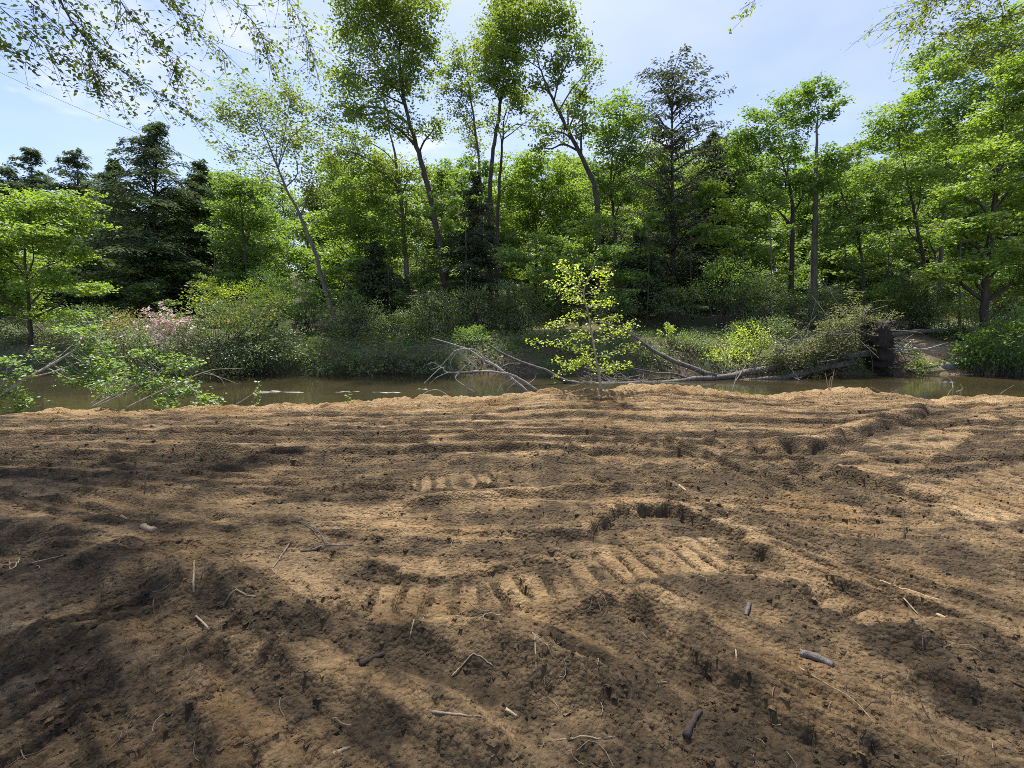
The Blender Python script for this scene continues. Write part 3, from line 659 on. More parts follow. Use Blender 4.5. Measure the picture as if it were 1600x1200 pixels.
hero('dead_snag_tree', 'tall broken-topped snag with splintered stub and small leafy tuft', 'tree', 30, [(1270, 480), (1273, 390), (1275, 300), (1276, 230), (1277, 172)], .23,
     [(1300, 140, 22, 11), (1280, 132, 22, 10), (1318, 160, 18, 10), (1300, 175, 16, 9), (1265, 145, 16, 10)],
     .13, 1.1, 'mid', 'bark_grey', 33, flat=.5, tip=.5)
hero('broadleaf_tree', 'slim two-stemmed tree right of the broken snag', 'tree', 29, [(1350, 480), (1349, 430), (1340, 370), (1318, 310), (1305, 270)], .10,
     [(1310, 250, 36, 22), (1335, 290, 40, 22), (1290, 290, 30, 22), (1330, 340, 44, 22), (1370, 320, 34, 24), (1300, 370, 40, 20), (1360, 385, 44, 22)],
     .13, 1.1, 'mid', 'bark', 34, flat=.4)
hero('maple_tree', 'forked slender maple with bright crown between snag and right-hand maples', 'tree', 27, [(1448, 480), (1446, 430), (1440, 390), (1428, 330), (1415, 270), (1400, 210)], .13,
     [(1395, 190, 44, 26), (1430, 165, 46, 26), (1370, 225, 40, 20), (1420, 225, 50, 22), (1380, 270, 46, 18), (1440, 285, 46, 20), (1460, 120, 34, 30), (1410, 340, 46, 16), (1450, 370, 44, 16), (1400, 400, 40, 16)],
     .12, 1.2, 'maple', 'bark', 35, flat=.32)
hero('maple_tree', 'grey-trunked maple standing right of the forked slender maple', 'tree', 28, [(1466, 480), (1470, 400), (1474, 320), (1480, 240)], .16,
     [(1490, 165, 44, 26), (1510, 205, 50, 24), (1475, 235, 46, 22), (1540, 150, 42, 30), (1500, 270, 50, 20), (1500, 110, 36, 24), (1545, 90, 40, 26), (1450, 95, 36, 22), (1520, 62, 42, 24), (1580, 45, 40, 26)],
     .12, 1.1, 'mid', 'bark_grey', 36, flat=.32)
hero('maple_tree', 'largest bright maple filling the right edge with layered boughs', 'tree', 23, [(1538, 520), (1540, 440), (1552, 340), (1562, 240), (1570, 150)], .19,
     [(1560, 190, 46, 22), (1590, 150, 44, 26), (1530, 240, 50, 18), (1590, 230, 50, 22), (1560, 285, 54, 16), (1500, 300, 40, 14), (1600, 320, 50, 20), (1540, 350, 50, 16), (1590, 390, 56, 18), (1530, 410, 46, 16), (1575, 450, 56, 16), (1620, 270, 50, 40), (1640, 420, 60, 40), (1610, 110, 40, 30), (1575, 110, 36, 22), (1500, 360, 40, 16), (1480, 430, 40, 16)],
     .115, 1.7, 'maple', 'bark', 37, flat=.28)
hero('broadleaf_tree', 'mid-green tree with layered boughs between the hemlocks and leaning birch', 'tree', 33, [(390, 490), (385, 420), (378, 340), (372, 280)], .13,
     [(360, 285, 32, 22), (395, 300, 32, 22), (365, 330, 36, 22), (415, 340, 36, 22), (385, 375, 44, 22), (430, 385, 38, 18), (375, 420, 40, 18), (420, 430, 40, 18)],
     .14, 1.5, 'mid', 'bark', 38, flat=.4)
hero('broadleaf_tree', 'yellow-green tree filling the space right of the leaning birch trunk', 'tree', 32, [(565, 490), (562, 400), (556, 330)], .12,
     [(545, 300, 36, 22), (585, 320, 36, 22), (530, 345, 38, 24), (575, 365, 42, 22), (610, 350, 34, 24), (540, 395, 42, 20), (600, 405, 36, 20), (480, 360, 34, 24), (470, 405, 34, 20), (510, 430, 40, 16)],
     .14, 1.35, 'maple', 'bark', 39, flat=.4)
hero('broadleaf_tree', 'shaded thin-stemmed tree under the dark-trunked oak', 'tree', 30, [(668, 500), (664, 430), (660, 370)], .08,
     [(650, 350, 38, 20), (690, 360, 34, 20), (640, 390, 38, 18), (685, 400, 36, 18), (660, 430, 36, 14), (715, 330, 26, 20)],
     .13, 1.2, 'far', 'bark', 40, flat=.4)
hero('broadleaf_tree', 'leafy young tree between the grey pine and the arching-limbed tree', 'tree', 29, [(1160, 480), (1158, 420), (1150, 360)], .08,
     [(1140, 330, 38, 20), (1175, 350, 34, 20), (1125, 370, 36, 20), (1165, 390, 40, 18), (1130, 415, 36, 16), (1195, 400, 30, 18), (1110, 300, 30, 18)],
     .13, 1.5, 'maple', 'bark', 41, flat=.35)
hero('broadleaf_tree', 'tall leafy tree behind the top left corner of the arching-limbed tree', 'tree', 37, [(1122, 470), (1122, 360), (1128, 270)], .13,
     [(1130, 235, 34, 26), (1100, 270, 34, 26), (1150, 280, 36, 26), (1120, 320, 40, 26)],
     .14, 1.2, 'far', 'bark', 42, flat=.5)
for k, (px, top, D, r, lab) in enumerate([
        (690, 300, 27.5, .05, 'thin bare stem at the foot of the dark-trunked oak'), (728, 250, 28, .06, 'thin bare stem left of the forked oak trunks'),
        (1010, 330, 28, .05, 'thin dark stem in front of the small hemlock'), (1083, 300, 29, .06, 'thin dark stem right of the grey pine trunk'),
        (1205, 300, 27, .05, 'thin dark stem left of the arching-limbed tree trunk'), (1318, 350, 27, .05, 'thin dark stem just right of the broken snag'),
        (1392, 330, 27, .05, 'thin dark stem left of the forked slender maple'), (1500, 300, 26, .06, 'thin dark stem before the largest right-hand maple'),
        (540, 400, 27.5, .04, 'thin dark stem right behind the leaning birch'), (610, 300, 29, .06, 'thin pale stem left of the pale straight trunk'),
        (335, 330, 33, .06, 'thin dark stem right of the hemlock row'), (870, 380, 28, .05, 'paired thin stem left of the sapling top')]):
    hero('young_tree', lab, 'tree', D, [(px, 490), (px + (k % 3 - 1) * 4, (490 + top) / 2), (px + (k % 4 - 1.5) * 5, top)], r,
         [(px + 12, top + 10, 20, 12), (px - 14, top + 28, 22, 10), (px + 10, top + 60, 22, 10)], .13, .8, 'mid', 'bark_grey' if k % 3 == 1 else 'bark', 60 + k, 'young trees along the far bank', flat=.35)

# --- the wood behind: alike trees that share a few shapes
def copy_tree(o, loc, rz, sc, label=None):
    c = o.copy(); col.objects.link(c); c.location = loc; c.rotation_euler = (0, 0, rz); c.scale = (sc, sc, sc)
    if label: c['label'] = label
    for ch in o.children:
        d = ch.copy(); col.objects.link(d); d.parent = c
    return c
WOOD = 'leafy tree among the many alike in the depth of the wood'
protos = []
for k in range(6):
    rng = np.random.default_rng(300 + k)
    H = [13, 15, 12, 16, 11, 14][k]
    root = thing('forest_tree', WOOD, 'tree', (0, 0, 0), 'trees in the depth of the wood')
    bl = []
    for j in range(9):
        f = .22 + .74 * j / 8; w = (2.6 if f < .8 else 1.8) * rng.uniform(.8, 1.15)
        az = j * 2.4 + rng.uniform(-.4, .4); off = rng.uniform(.8, 2.0) * (1.1 - .7 * f)
        bl.append(((off * math.cos(az), off * math.sin(az), H * f), (w, w, w * .62)))
    tree_parts(rng, [(0, 0, 0), (rng.normal(0, .2), rng.normal(0, .2), H * .5), (rng.normal(0, .4), rng.normal(0, .4), H * .97)], .16 + .02 * (k % 3), bl, .20, 1.15, M[['far', 'mid', 'far', 'maple', 'mid', 'far'][k]], M['bark'], root, flat=.45, nolimb=True, sides=6, per=36)
    protos.append(root)
rng = np.random.default_rng(77)
spots = []
for row, (y0, n, sp) in enumerate([(39, 15, 1.02), (45, 17, 1.05), (52, 19, 1.08), (61, 21, 1.1), (72, 24, 1.1)]):
    w = y0 * sp * 1.2
    for i in range(n):
        spots.append((-w + 2 * w * (i + .5) / n + rng.normal(0, 1.0), y0 + rng.normal(0, 1.6)))
k = 0
for i, (x, y) in enumerate(spots):
    px = 800 + FPX * x / y
    if px < 330 and y < 44: continue                     # the hemlocks stand here
    # the height the wood has in the photo at this column
    topy = np.interp(px, [0, 300, 340, 420, 520, 600, 700, 780, 850, 930, 1000, 1100, 1200, 1300, 1360, 1420, 1600], [330, 330, 285, 285, 270, 250, 255, 260, 250, 250, 230, 235, 240, 240, 230, 190, 160])
    z = fz(x, y); ht = P(800, topy - 32 + rng.uniform(0, 45), y)[2] - z
    p = protos[i % 6]; H0 = [13, 15, 12, 16, 11, 14][i % 6]
    s = max(.5, min(1.5, ht / (H0 * 1.06)))
    if k < 6 and not p.get('used'):
        p.location = (x, y, z - .2); p.rotation_euler = (0, 0, rng.uniform(0, 6.28)); p.scale = (s, s, s); p['used'] = 1; k += 1
    else: copy_tree(p, (x, y, z - .2), rng.uniform(0, 6.28), s)
UND = 'leafy understory bush among the many alike between the trunks of the wood'
ups = []
for k in range(4):
    rng2 = np.random.default_rng(350 + k); root = thing('understory_bush', UND, 'bush', (0, 0, 0), 'understory bushes in the wood')
    bl = [((rng2.uniform(-1.5, 1.5), rng2.uniform(-1.2, 1.2), .7 + 3.6 * j / 6), (1.5, 1.4, .75)) for j in range(7)]
    tree_parts(rng2, [(0, 0, 0), (.1, 0, 2.4), (.2, .1, 4.6)], .07, bl, .18, 1.0, M[['mid', 'far', 'laurel', 'far'][k]], M['bark'], root, flat=.4, nolimb=True, sides=5)
    ups.append(root)
i = 0
for y0, n in ((31, 18), (35, 20), (40, 22), (47, 22)):
    w = y0 * 1.25
    for j in range(n):
        x = -w + 2 * w * (j + .5) / n + rng.normal(0, .8); y = y0 + rng.normal(0, 1); z = fz(x, y); s = rng.uniform(.65, 1.25) * (.8 if y0 < 33 else 1.1); p = ups[i % 4]; i += 1
        if i <= 4: p.location = (x, y, z - .1); p.scale = (s, s, s)
        else: copy_tree(p, (x, y, z - .1), rng.uniform(0, 6.28), s)
for o in list(col.objects):
    if 'used' in o: del o['used']

# ------------------------------------------------------------------ shrubs on the far bank
def shrub(name, label, cat, px, py, rx, ry, D, L, dens, lm, seed, group=None, base=None, new=None, hexa=False, tilt=.6, spray=.16, fn=fz, wid=.55):
    """dome of leaf sprays on branching stems; centre pixel, radii in pixels"""
    rng = np.random.default_rng(seed); c = P(px, py, D); gz = fn(c[0], D)
    b = np.array([c[0], D, gz - .05]); root = thing(name, label, cat, b, group)
    cz = c[2] - b[2]; r = np.array([metres(rx, D), metres(rx, D) * .8, metres(ry, D)])
    st = MB(); fo = MB(); nw = MB() if new else None
    area = math.pi * r[0] * r[2]; nl = int(dens * area / (.3 * L * L) * 1.5); per = 22; ne = max(8, nl // per)
    q = rng.normal(0, 1, (ne, 3)); q /= np.linalg.norm(q, axis=1)[:, None]
    q *= (rng.uniform(.1, 1, ne) ** .33)[:, None] * (1 + .16 * vn(q[:, 0] * 2.3 + seed, q[:, 2] * 2.3 + q[:, 1], seed))[:, None] * (1 + .07 * rng.normal(0, 1, ne))[:, None]
    ends = np.array([0, 0, cz]) + q * r; ends[:, 2] = np.maximum(ends[:, 2], .04 + rng.uniform(0, .12, ne)) if cz > 0 else ends[:, 2]
    for i in range(ne):
        if i % 4 == 0:
            e = ends[i]; s0 = np.array([rng.normal(0, .25) * r[0], rng.normal(0, .2) * r[1], .0])
            tube(st, spline([s0, s0 + (e - s0) * .5 + rng.normal(0, .08 * np.linalg.norm(e), 3) + np.array([0, 0, .1 * r[2]]), e], 5), np.linspace(.012 + .006 * r[2], .004, 5), 4, .5, 0, cap=False)
        m = rng.poisson(per); out = q[i] / (np.linalg.norm(q[i]) + 1e-6)
        pp = ends[i] + rng.normal(0, 1, (m, 3)) * spray * np.array([1, 1, .6]) * max(.5, min(1.3, r[0]))
        pp[:, 2] = np.maximum(pp[:, 2], .03)
        tgt = nw if (new and q[i][2] > .35 and rng.uniform() < new[1] and np.linalg.norm(q[i]) > .7) else fo
        leaves(tgt, rng, pp, L, np.clip(rng.uniform(.1, .9) + rng.normal(0, .2, m), 0, 1), tilt, wid, 0, .05, hexa, np.repeat(out[None] * .7, m, 0))
    st.build('stems', M['bark'], root, True, 'stuff')
    fo.build('foliage', M[lm], root, False, 'stuff')
    if new and nw.n: nw.build('young_shoots', M[new[0]], root, False, 'stuff')
    return root
s_ = shrub('flowering_laurel', 'rusty-tipped laurel bush with one patch of pink blossom', 'bush', 232, 533, 72, 48, 20.6, .12, 1.9, 'laurel', 401, new=('laurel_new', .75))
rng = np.random.default_rng(5); bm_ = MB(); bo = np.array(s_.location)
for i in range(95):
    a = P(258 + rng.normal(0, 22), 508 + rng.normal(0, 14), 20.6 - rng.uniform(1.1, 1.75)) - bo
    leaves(bm_, rng, a + rng.normal(0, .06, (14, 3)), .09, rng.uniform(0, 1, 14), .9, .9)
bm_.build('blossoms', M['pink'], s_, False, 'stuff')
shrub('laurel_bush', 'big rounded dark laurel bush overhanging the creek', 'bush', 372, 530, 92, 62, 20.4, .12, 2.0, 'laurel', 402, new=('laurel_new', .3))
shrub('lime_shrub', 'yellow-green shrub glowing on top behind the big dark laurel', 'bush', 372, 468, 68, 26, 22.8, .11, 1.5, 'lime', 403)
shrub('lime_shrub', 'small yellow-green upright sprig left above the big dark laurel', 'bush', 322, 452, 22, 20, 22.4, .11, 1.2, 'lime', 404)
for k, (px, py, rx, ry, D, lab) in enumerate([
        (505, 556, 40, 30, 20.9, 'glossy dark bush at the water right of the big laurel'), (562, 566, 42, 21, 20.7, 'glossy dark bush below the leaning birch foot, second from the big laurel'),
        (622, 558, 40, 28, 21.1, 'glossy dark bush at the water left of the bleached dead branches'), (678, 566, 34, 20, 20.8, 'glossy dark bush directly behind the bleached dead branches')]):
    shrub('rhododendron', lab, 'bush', px, py, rx, ry, D, .19, 1.9, 'laurel', 410 + k, 'glossy bushes along the water', spray=.2, wid=.42)
for k, (px, py, rx, ry, D, L, de, lm, lab) in enumerate([
        (470, 470, 40, 32, 25.5, .11, 1.5, 'mid', 'green shrub between the lime shrub and the leaning birch'),
        (555, 500, 50, 34, 25, .11, 1.5, 'laurel', 'dark shrub right of the leaning birch foot'),
        (620, 515, 44, 32, 24.5, .11, 1.4, 'herb', 'mixed green shrub below the pale straight trunk'),
        (680, 490, 46, 40, 25, .11, 1.5, 'laurel', 'dark shrub at the foot of the dark-trunked oak'),
        (745, 490, 50, 42, 26, .11, 1.5, 'laurel', 'dark shrub at the foot of the forked oak'),
        (810, 485, 48, 44, 26, .11, 1.6, 'laurel', 'dark dense shrub left of the sapling'),
        (735, 530, 30, 22, 23, .10, 1.6, 'mid', 'fresh green shrub above the long fallen limb'),
        (1135, 440, 46, 36, 26, .11, 1.4, 'mid', 'green shrub left of the arching-limbed tree foot'),
        (1190, 470, 44, 34, 25.5, .11, 1.5, 'laurel', 'pale-leaved shrub between the arching tree and the grass slope'),
        (1285, 480, 46, 32, 26, .11, 1.6, 'laurel', 'dark shrub in front of the broken snag'),
        (1440, 465, 42, 44, 26, .11, 1.9, 'laurel', 'dense dark column of leaves behind the sandy gully'),
        (1385, 470, 40, 30, 27, .11, 1.5, 'mid', 'sunlit shrub behind the upturned root plate'),
        (1570, 480, 60, 30, 25, .11, 1.6, 'laurel', 'shaded shrub under the largest right-hand maple'),
        (70, 520, 70, 34, 25, .11, 1.6, 'laurel', 'dark shrub in the shade under the left-hand maple'),
        (160, 505, 48, 28, 27, .11, 1.3, 'laurel', 'dark shrub behind the rusty-tipped laurel'),
        (1185, 518, 56, 22, 23.2, .10, 1.4, 'herb', 'low green shrub on the slope behind the fallen trunk'),
        (1060, 470, 44, 26, 27, .11, 1.2, 'laurel', 'dark low shrub at the foot of the grey pine'),
        (420, 460, 30, 40, 27, .11, 1.3, 'mid', 'upright green shrub behind the lime shrub'),
        (1500, 500, 40, 26, 24, .11, 1.6, 'herb', 'green shrub behind the log across the gully'),
        (960, 480, 36, 22, 26, .11, 1.3, 'laurel', 'dark shrub right behind the sapling'),
        (850, 538, 40, 20, 22.6, .10, 1.4, 'herb', 'low green shrub on the bank behind the bent fallen limb'),
        (905, 552, 30, 16, 21.8, .10, 1.4, 'laurel', 'small dark shrub at the waterline left of the sapling stem'),
        (1010, 552, 30, 14, 21.6, .10, 1.3, 'herb', 'small green shrub at the waterline right of the sapling'),
        (1085, 535, 36, 16, 22.4, .10, 1.4, 'herb', 'low green shrub under the upper fallen limb')]):
    shrub('bank_shrub', lab, 'bush', px, py, rx, ry, D, L, de, lm, 430 + k)
shrub('broadleaf_bush', 'dense bright broad-leaved bush at the right edge by the water', 'bush', 1585, 535, 66, 46, 20.2, .15, 1.9, 'mid', 460, hexa=True)
shrub('broadleaf_bush', 'smaller broad-leaved bush between the sandy gully and the right-hand bush', 'bush', 1528, 548, 34, 34, 20.5, .14, 1.7, 'mid', 461, hexa=True)
shrub('grass_tussock', 'small dark green tussock at the water beside the root plate', 'plant', 1437, 570, 22, 14, 20.3, .12, 1.7, 'herb', 462)
shrub('lime_shrub', 'yellow-green shrub sprouting behind the fallen trunk', 'bush', 1172, 530, 34, 24, 21.6, .11, 1.2, 'lime', 463)
shrub('lime_shrub', 'low yellow-green shrub touching the fallen trunk', 'bush', 1140, 558, 36, 16, 20.8, .11, 1.2, 'lime', 464)
shrub('lime_shrub', 'small yellow-green plant alone on the bare slope behind the sapling', 'bush', 1042, 520, 13, 16, 22.8, .09, 1.0, 'lime', 465)

# low green cover that nobody could count
rng = np.random.default_rng(88); gc = MB(); n = 26000
x = rng.uniform(-34, 38, n); t = rng.uniform(.15, 1, n) ** 1.4 * 13 + .1; y = yfar(x) + t; h, ba = far_full(x, y)
keep = (ba < .4) & (fbm(x / 2.2, y / 2.2, 501, 3) > -.12); x, y, h = x[keep], y[keep], h[keep]; n = len(x)
leaves(gc, rng, np.stack([x, y, h + rng.uniform(.02, .38, n) ** 1.2], 1), .15, np.clip(.5 + .5 * fbm(x / 1.5, y / 1.5, 502, 3) + rng.normal(0, .15, n), 0, 1), .7, .5)
x = rng.uniform(-34, 38, 9000); y = yfar(x) + rng.uniform(.2, 12, 9000); h, ba = far_full(x, y)
leaves(gc, rng, np.stack([x, y, h + .02], 1), .11, rng.uniform(0, 1, 9000), .4, .7, 1)
x = rng.uniform(-24, 26, 17000); t = rng.uniform(0, 1, 17000) ** 1.2 * 4.2 + .05; y = yfar(x) + t; h, ba = far_full(x, y)
keep = (ba < .45) & (fbm(x / 1.1, y / 1.1, 505, 3) > -.2); x, y, h = x[keep], y[keep], h[keep]; n = len(x)
leaves(gc, rng, np.stack([x, y, h + rng.uniform(.02, .30, n)], 1), .14, np.clip(.5 + .5 * fbm(x / .9, y / .9, 506, 3) + rng.normal(0, .2, n), 0, 1), .9, .45)
o = gc.build('ground_cover', [M['herb'], M['litter']], None, False, 'stuff'); o['label'] = 'low green plants and dry leaves covering the far bank'

# ------------------------------------------------------------------ sapling on the sand edge
rng = np.random.default_rng(9); SD = 9.75
sb = P(941, 607, SD); sb[2] = dz(sb[0], SD) - .05
root = thing('sapling', 'slender yellow-green sapling standing alone on the edge of the sand', 'sapling', sb)
tr = spline([(0, 0, 0)] + [P(a, b, SD) - sb for a, b in ((934, 575), (926, 530), (919, 490), (912, 455), (925, 425), (930, 408))], 26)
mb = MB(); tube(mb, tr, np.linspace(.026, .005, 26) + .012 * np.exp(-np.arange(26) / 2.), 7, .5, 0, rng, .08); mb.build('stem', M['bark_pale'], root)
lf = MB()
BR = [((936, 585), (925, 572), (908, 563), (893, 578)), ((933, 568), (960, 572), (983, 568)), ((931, 558), (955, 552), (980, 542), (998, 540)), ((929, 545), (905, 545), (870, 538), (826, 533)),
      ((927, 535), (950, 528), (975, 512), (992, 505)), ((925, 520), (900, 510), (875, 508), (852, 508)), ((923, 505), (950, 500), (963, 496)), ((920, 495), (905, 490), (885, 498), (870, 505)),
      ((917, 480), (935, 475), (957, 472)), ((914, 463), (895, 455), (875, 450), (855, 438)), ((914, 460), (935, 452), (945, 440), (952, 425)), ((913, 455), (890, 440), (880, 425), (878, 408)),
      ((918, 445), (905, 435), (898, 420), (903, 412)), ((922, 432), (935, 425), (948, 424)), ((930, 550), (905, 565), (885, 572), (870, 562)), ((926, 528), (905, 522), (890, 530)),
      ((932, 562), (915, 560), (895, 568), (868, 590)), ((921, 500), (938, 510), (960, 515), (975, 522)), ((915, 470), (900, 468), (880, 462)), ((934, 575), (950, 578), (957, 574))]
for k, br in enumerate(BR):
    off = rng.uniform(-.7, .7); pts = [P(a, b, SD + off * j / (len(br) - 1)) - sb for j, (a, b) in enumerate(br)]
    pt = spline(pts, 9); bb = MB(); tube(bb, pt, np.linspace(.009, .003, 9), 4); bb.build('branch', M['bark_pale'], root)
    ln = np.linalg.norm(np.diff(pt, axis=0), axis=1).sum(); nl = int(115 * ln) + 14
    t = rng.uniform(.12, 1.02, nl); pos = np.stack([np.interp(t, np.linspace(0, 1, 9), pt[:, q]) for q in range(3)], 1) + rng.normal(0, 1, (nl, 3)) * np.array([.075, .075, .055])
    leaves(lf, rng, pos, .052, rng.uniform(.1, .9, nl), .7, .9, 0, .3, True)
lf.build('leaves', M['lime'], root, False, 'stuff')

# ------------------------------------------------------------------ fallen tree with its upturned root plate
rng = np.random.default_rng(12)
fb = P(1372, 575, 21.0); fb[2] = WATER - .05
root = thing('fallen_tree', 'fallen grey tree lying in the creek with its earthy root plate upturned', 'fallen tree', fb)
def ppath(pts): return [P(a, b, d) - fb for a, b, d in pts]
mb = MB(); pt = spline(ppath([(1378, 548, 21.0), (1330, 556, 20.6), (1270, 566, 20.0), (1190, 578, 19.3), (1120, 590, 18.6), (1060, 596, 18.2), (980, 600, 17.8), (905, 601, 17.6)]), 30)
tube(mb, pt + rng.normal(0, .02, pt.shape), np.linspace(.20, .075, 30), 9, .5, 0, rng, .18); mb.build('trunk', M['deadwood'], root)
for pts, a, b in [([(905, 601, 17.6), (880, 594, 17.5), (850, 578, 17.3), (815, 566, 17.1), (785, 552, 17.0), (762, 538, 16.9)], .13, .04),
                  ([(1118, 588, 18.6), (1075, 572, 19.0), (1040, 558, 19.4), (1005, 536, 19.8), (968, 514, 20.1), (935, 500, 20.4)], .15, .06),
                  ([(1330, 566, 20.4), (1280, 576, 19.8), (1230, 588, 19.2), (1180, 594, 18.8), (1130, 596, 18.6)], .22, .10),
                  ([(1085, 594, 18.4), (1050, 584, 18.6), (1010, 580, 18.8), (975, 572, 19.0)], .07, .02),
                  ([(830, 572, 17.2), (800, 568, 17.2), (782, 576, 17.2), (772, 588, 17.2)], .06, .02),
                  ([(1000, 586, 18.4), (975, 590, 18.5), (945, 580, 18.7), (915, 574, 18.9)], .05, .015)]:
    lb = MB(); pt = spline(ppath(pts), 16); tube(lb, pt + rng.normal(0, .015, pt.shape), np.linspace(a, b, 16) * .78, 7, .5, 0, rng, .15); lb.build('limb', M['deadwood'], root)
tw = MB()
for i in range(210):
    px = rng.uniform(900, 1330); py = np.interp(px, [950, 1100, 1330], [596, 590, 560]); D = np.interp(px, [950, 1330], [18.1, 20.4]); a = P(px, py, D) - fb
    e = a + np.array([rng.normal(-.3, .7), rng.normal(0, .5), rng.uniform(-.15, .6)])
    tube(tw, spline([a, (a + e) / 2 + rng.normal(0, .12, 3), e], 5), np.linspace(rng.uniform(.012, .03), .006, 5), 4, .5, 0, cap=False)
tw.build('dead_twigs', M['deadwood'], root, True, 'stuff')
# root plate: a rough disc of soil, standing upright, facing right and towards the camera
nu, nv = 90, 34; rc = P(1366, 545, 21.0) - fb; ax = np.array([.93, -.36, .08]); ax /= np.linalg.norm(ax); uu = np.cross(ax, [0, 0, 1]); uu /= np.linalg.norm(uu); ww = np.cross(uu, ax)
th = np.linspace(0, 2 * math.pi, nu, endpoint=False); vv = np.linspace(0, math.pi, nv)
TH, VV = np.meshgrid(th, vv); rr = np.sin(VV) ** .6 * (1 + .16 * vn(np.cos(TH) * 2.2, np.sin(TH) * 2.2, 7) + .10 * vn(np.cos(TH) * 7, np.sin(TH) * 7, 17))
_a, _b = (np.cos(TH) * rr).ravel(), (np.sin(TH) * rr).ravel(); lump = .20 * vn(_a * 2.2, _b * 2.2 + np.sign(np.cos(VV)).ravel() * 9, 8) + .14 * vn(_a * 6, _b * 6 + np.sign(np.cos(VV)).ravel() * 9, 9) + .08 * vn(_a * 14, _b * 14, 10)
v = rc + (np.cos(TH) * rr * 1.05).ravel()[:, None] * uu + (np.sin(TH) * rr * 1.35).ravel()[:, None] * ww + (np.cos(VV).ravel() * .42 + lump)[:, None] * ax
i = np.arange(nv - 1)[:, None] * nu; j = np.arange(nu)[None]; k2 = (j + 1) % nu
mb = MB(); mb.add(v, np.stack([i + j, i + k2, i + nu + k2, i + nu + j], -1).reshape(-1, 4)); plate = mb.build('root_plate', M['soil_root'], root)
for k in range(26):
    an = rng.uniform(0, 2 * math.pi); r0 = rng.uniform(.4, 1.2); a = rc + math.cos(an) * r0 * uu + math.sin(an) * r0 * 1.2 * ww + ax * rng.uniform(.1, .4)
    e = a + ax * rng.uniform(.3, 1.3) + uu * math.cos(an) * rng.uniform(0, .5) + np.array([rng.normal(0, .15), 0, rng.uniform(-.6, .35)])
    rb = MB(); tube(rb, spline([a, (a + e) / 2 + rng.normal(0, .12, 3), e], 7), np.linspace(rng.uniform(.02, .05), .008, 7), 5, .5, 0, rng, .1); rb.build('root', M['deadwood'] if k % 3 else M['soil_root'], plate)
rl_ = MB()
for k in range(260):
    an = rng.uniform(0, 2 * math.pi); r0 = rng.uniform(.1, 1.15); a = rc + math.cos(an) * r0 * uu + math.sin(an) * r0 * 1.25 * ww + ax * rng.uniform(.2, .5)
    e = a + ax * rng.uniform(.05, .45) + rng.normal(0, .22, 3) + np.array([0, 0, -rng.uniform(0, .45)])
    tube(rl_, spline([a, (a + e) / 2 + rng.normal(0, .08, 3), e], 5), np.linspace(rng.uniform(.006, .016), .004, 5), 3, .5, int(rng.uniform() < .35), cap=False)
rl_.build('rootlets', [M['soil_root'], M['deadwood']], plate, True, 'stuff')
vl = MB()
for i in range(950):
    f = rng.uniform(0, 1); px = 1185 + 205 * f ** .7 + rng.normal(0, 8); up = np.interp(px, [1180, 1260, 1330, 1385], [24, 50, 84, 74]) * (1 + .38 * float(vn(px / 17., 0., 91)) + .2 * rng.normal())
    py = np.interp(px, [1180, 1390], [582, 575]) - rng.uniform(0, 1) ** .8 * up; D = np.interp(px, [1180, 1390], [19.6, 21.3]) - rng.uniform(-.7, .9)
    if px > 1325 and py > 515 + (px - 1325) * -.2 and px > 1340 and rng.uniform() < .82: continue
    a = P(px, py, D) - fb; leaves(vl, rng, a + rng.normal(0, .16, (22, 3)) * np.array([1, 1, .5]), .10, np.clip(rng.uniform(0, 1) + rng.normal(0, .2, 22), 0, 1), .7, .6)
    if i % 3 == 0: tube(vl, spline([a, a + rng.normal(0, .35, 3), a + rng.normal(0, .7, 3) + np.array([0, 0, .15])], 5), .014, 3, .5, 1, cap=False)
vl.build('vines', [M['vine'], M['deadwood']], root, False, 'stuff')

# ------------------------------------------------------------------ loose dead wood in and over the creek
def stick_thing(name, label, cat, paths, m, seed, base=None, group=None, parts=None, sides=6):
    """paths: lists of world points; the first is the main stem"""
    rng = np.random.default_rng(seed); b = np.asarray(paths[0][0][0] if base is None else base, float)
    if len(paths) == 1:
        mb = MB(); pts, r0, r1 = paths[0]; n = max(8, 4 * len(pts)); tube(mb, spline([np.asarray(p) - b for p in pts], n), np.linspace(r0, r1, n), sides, .5, 0, rng, .1)
        o = mb.build(name, m); o.location = b; return tag(o, label, cat, group)
    root = thing(name, label, cat, b, group)
    for k, (pts, r0, r1) in enumerate(paths):
        mb = MB(); n = max(8, 4 * len(pts)); tube(mb, spline([np.asarray(p) - b for p in pts], n), np.linspace(r0, r1, n), sides, .5, 0, rng, .1)
        mb.build('stem' if k == 0 else 'side_branch', m, root)
    return root
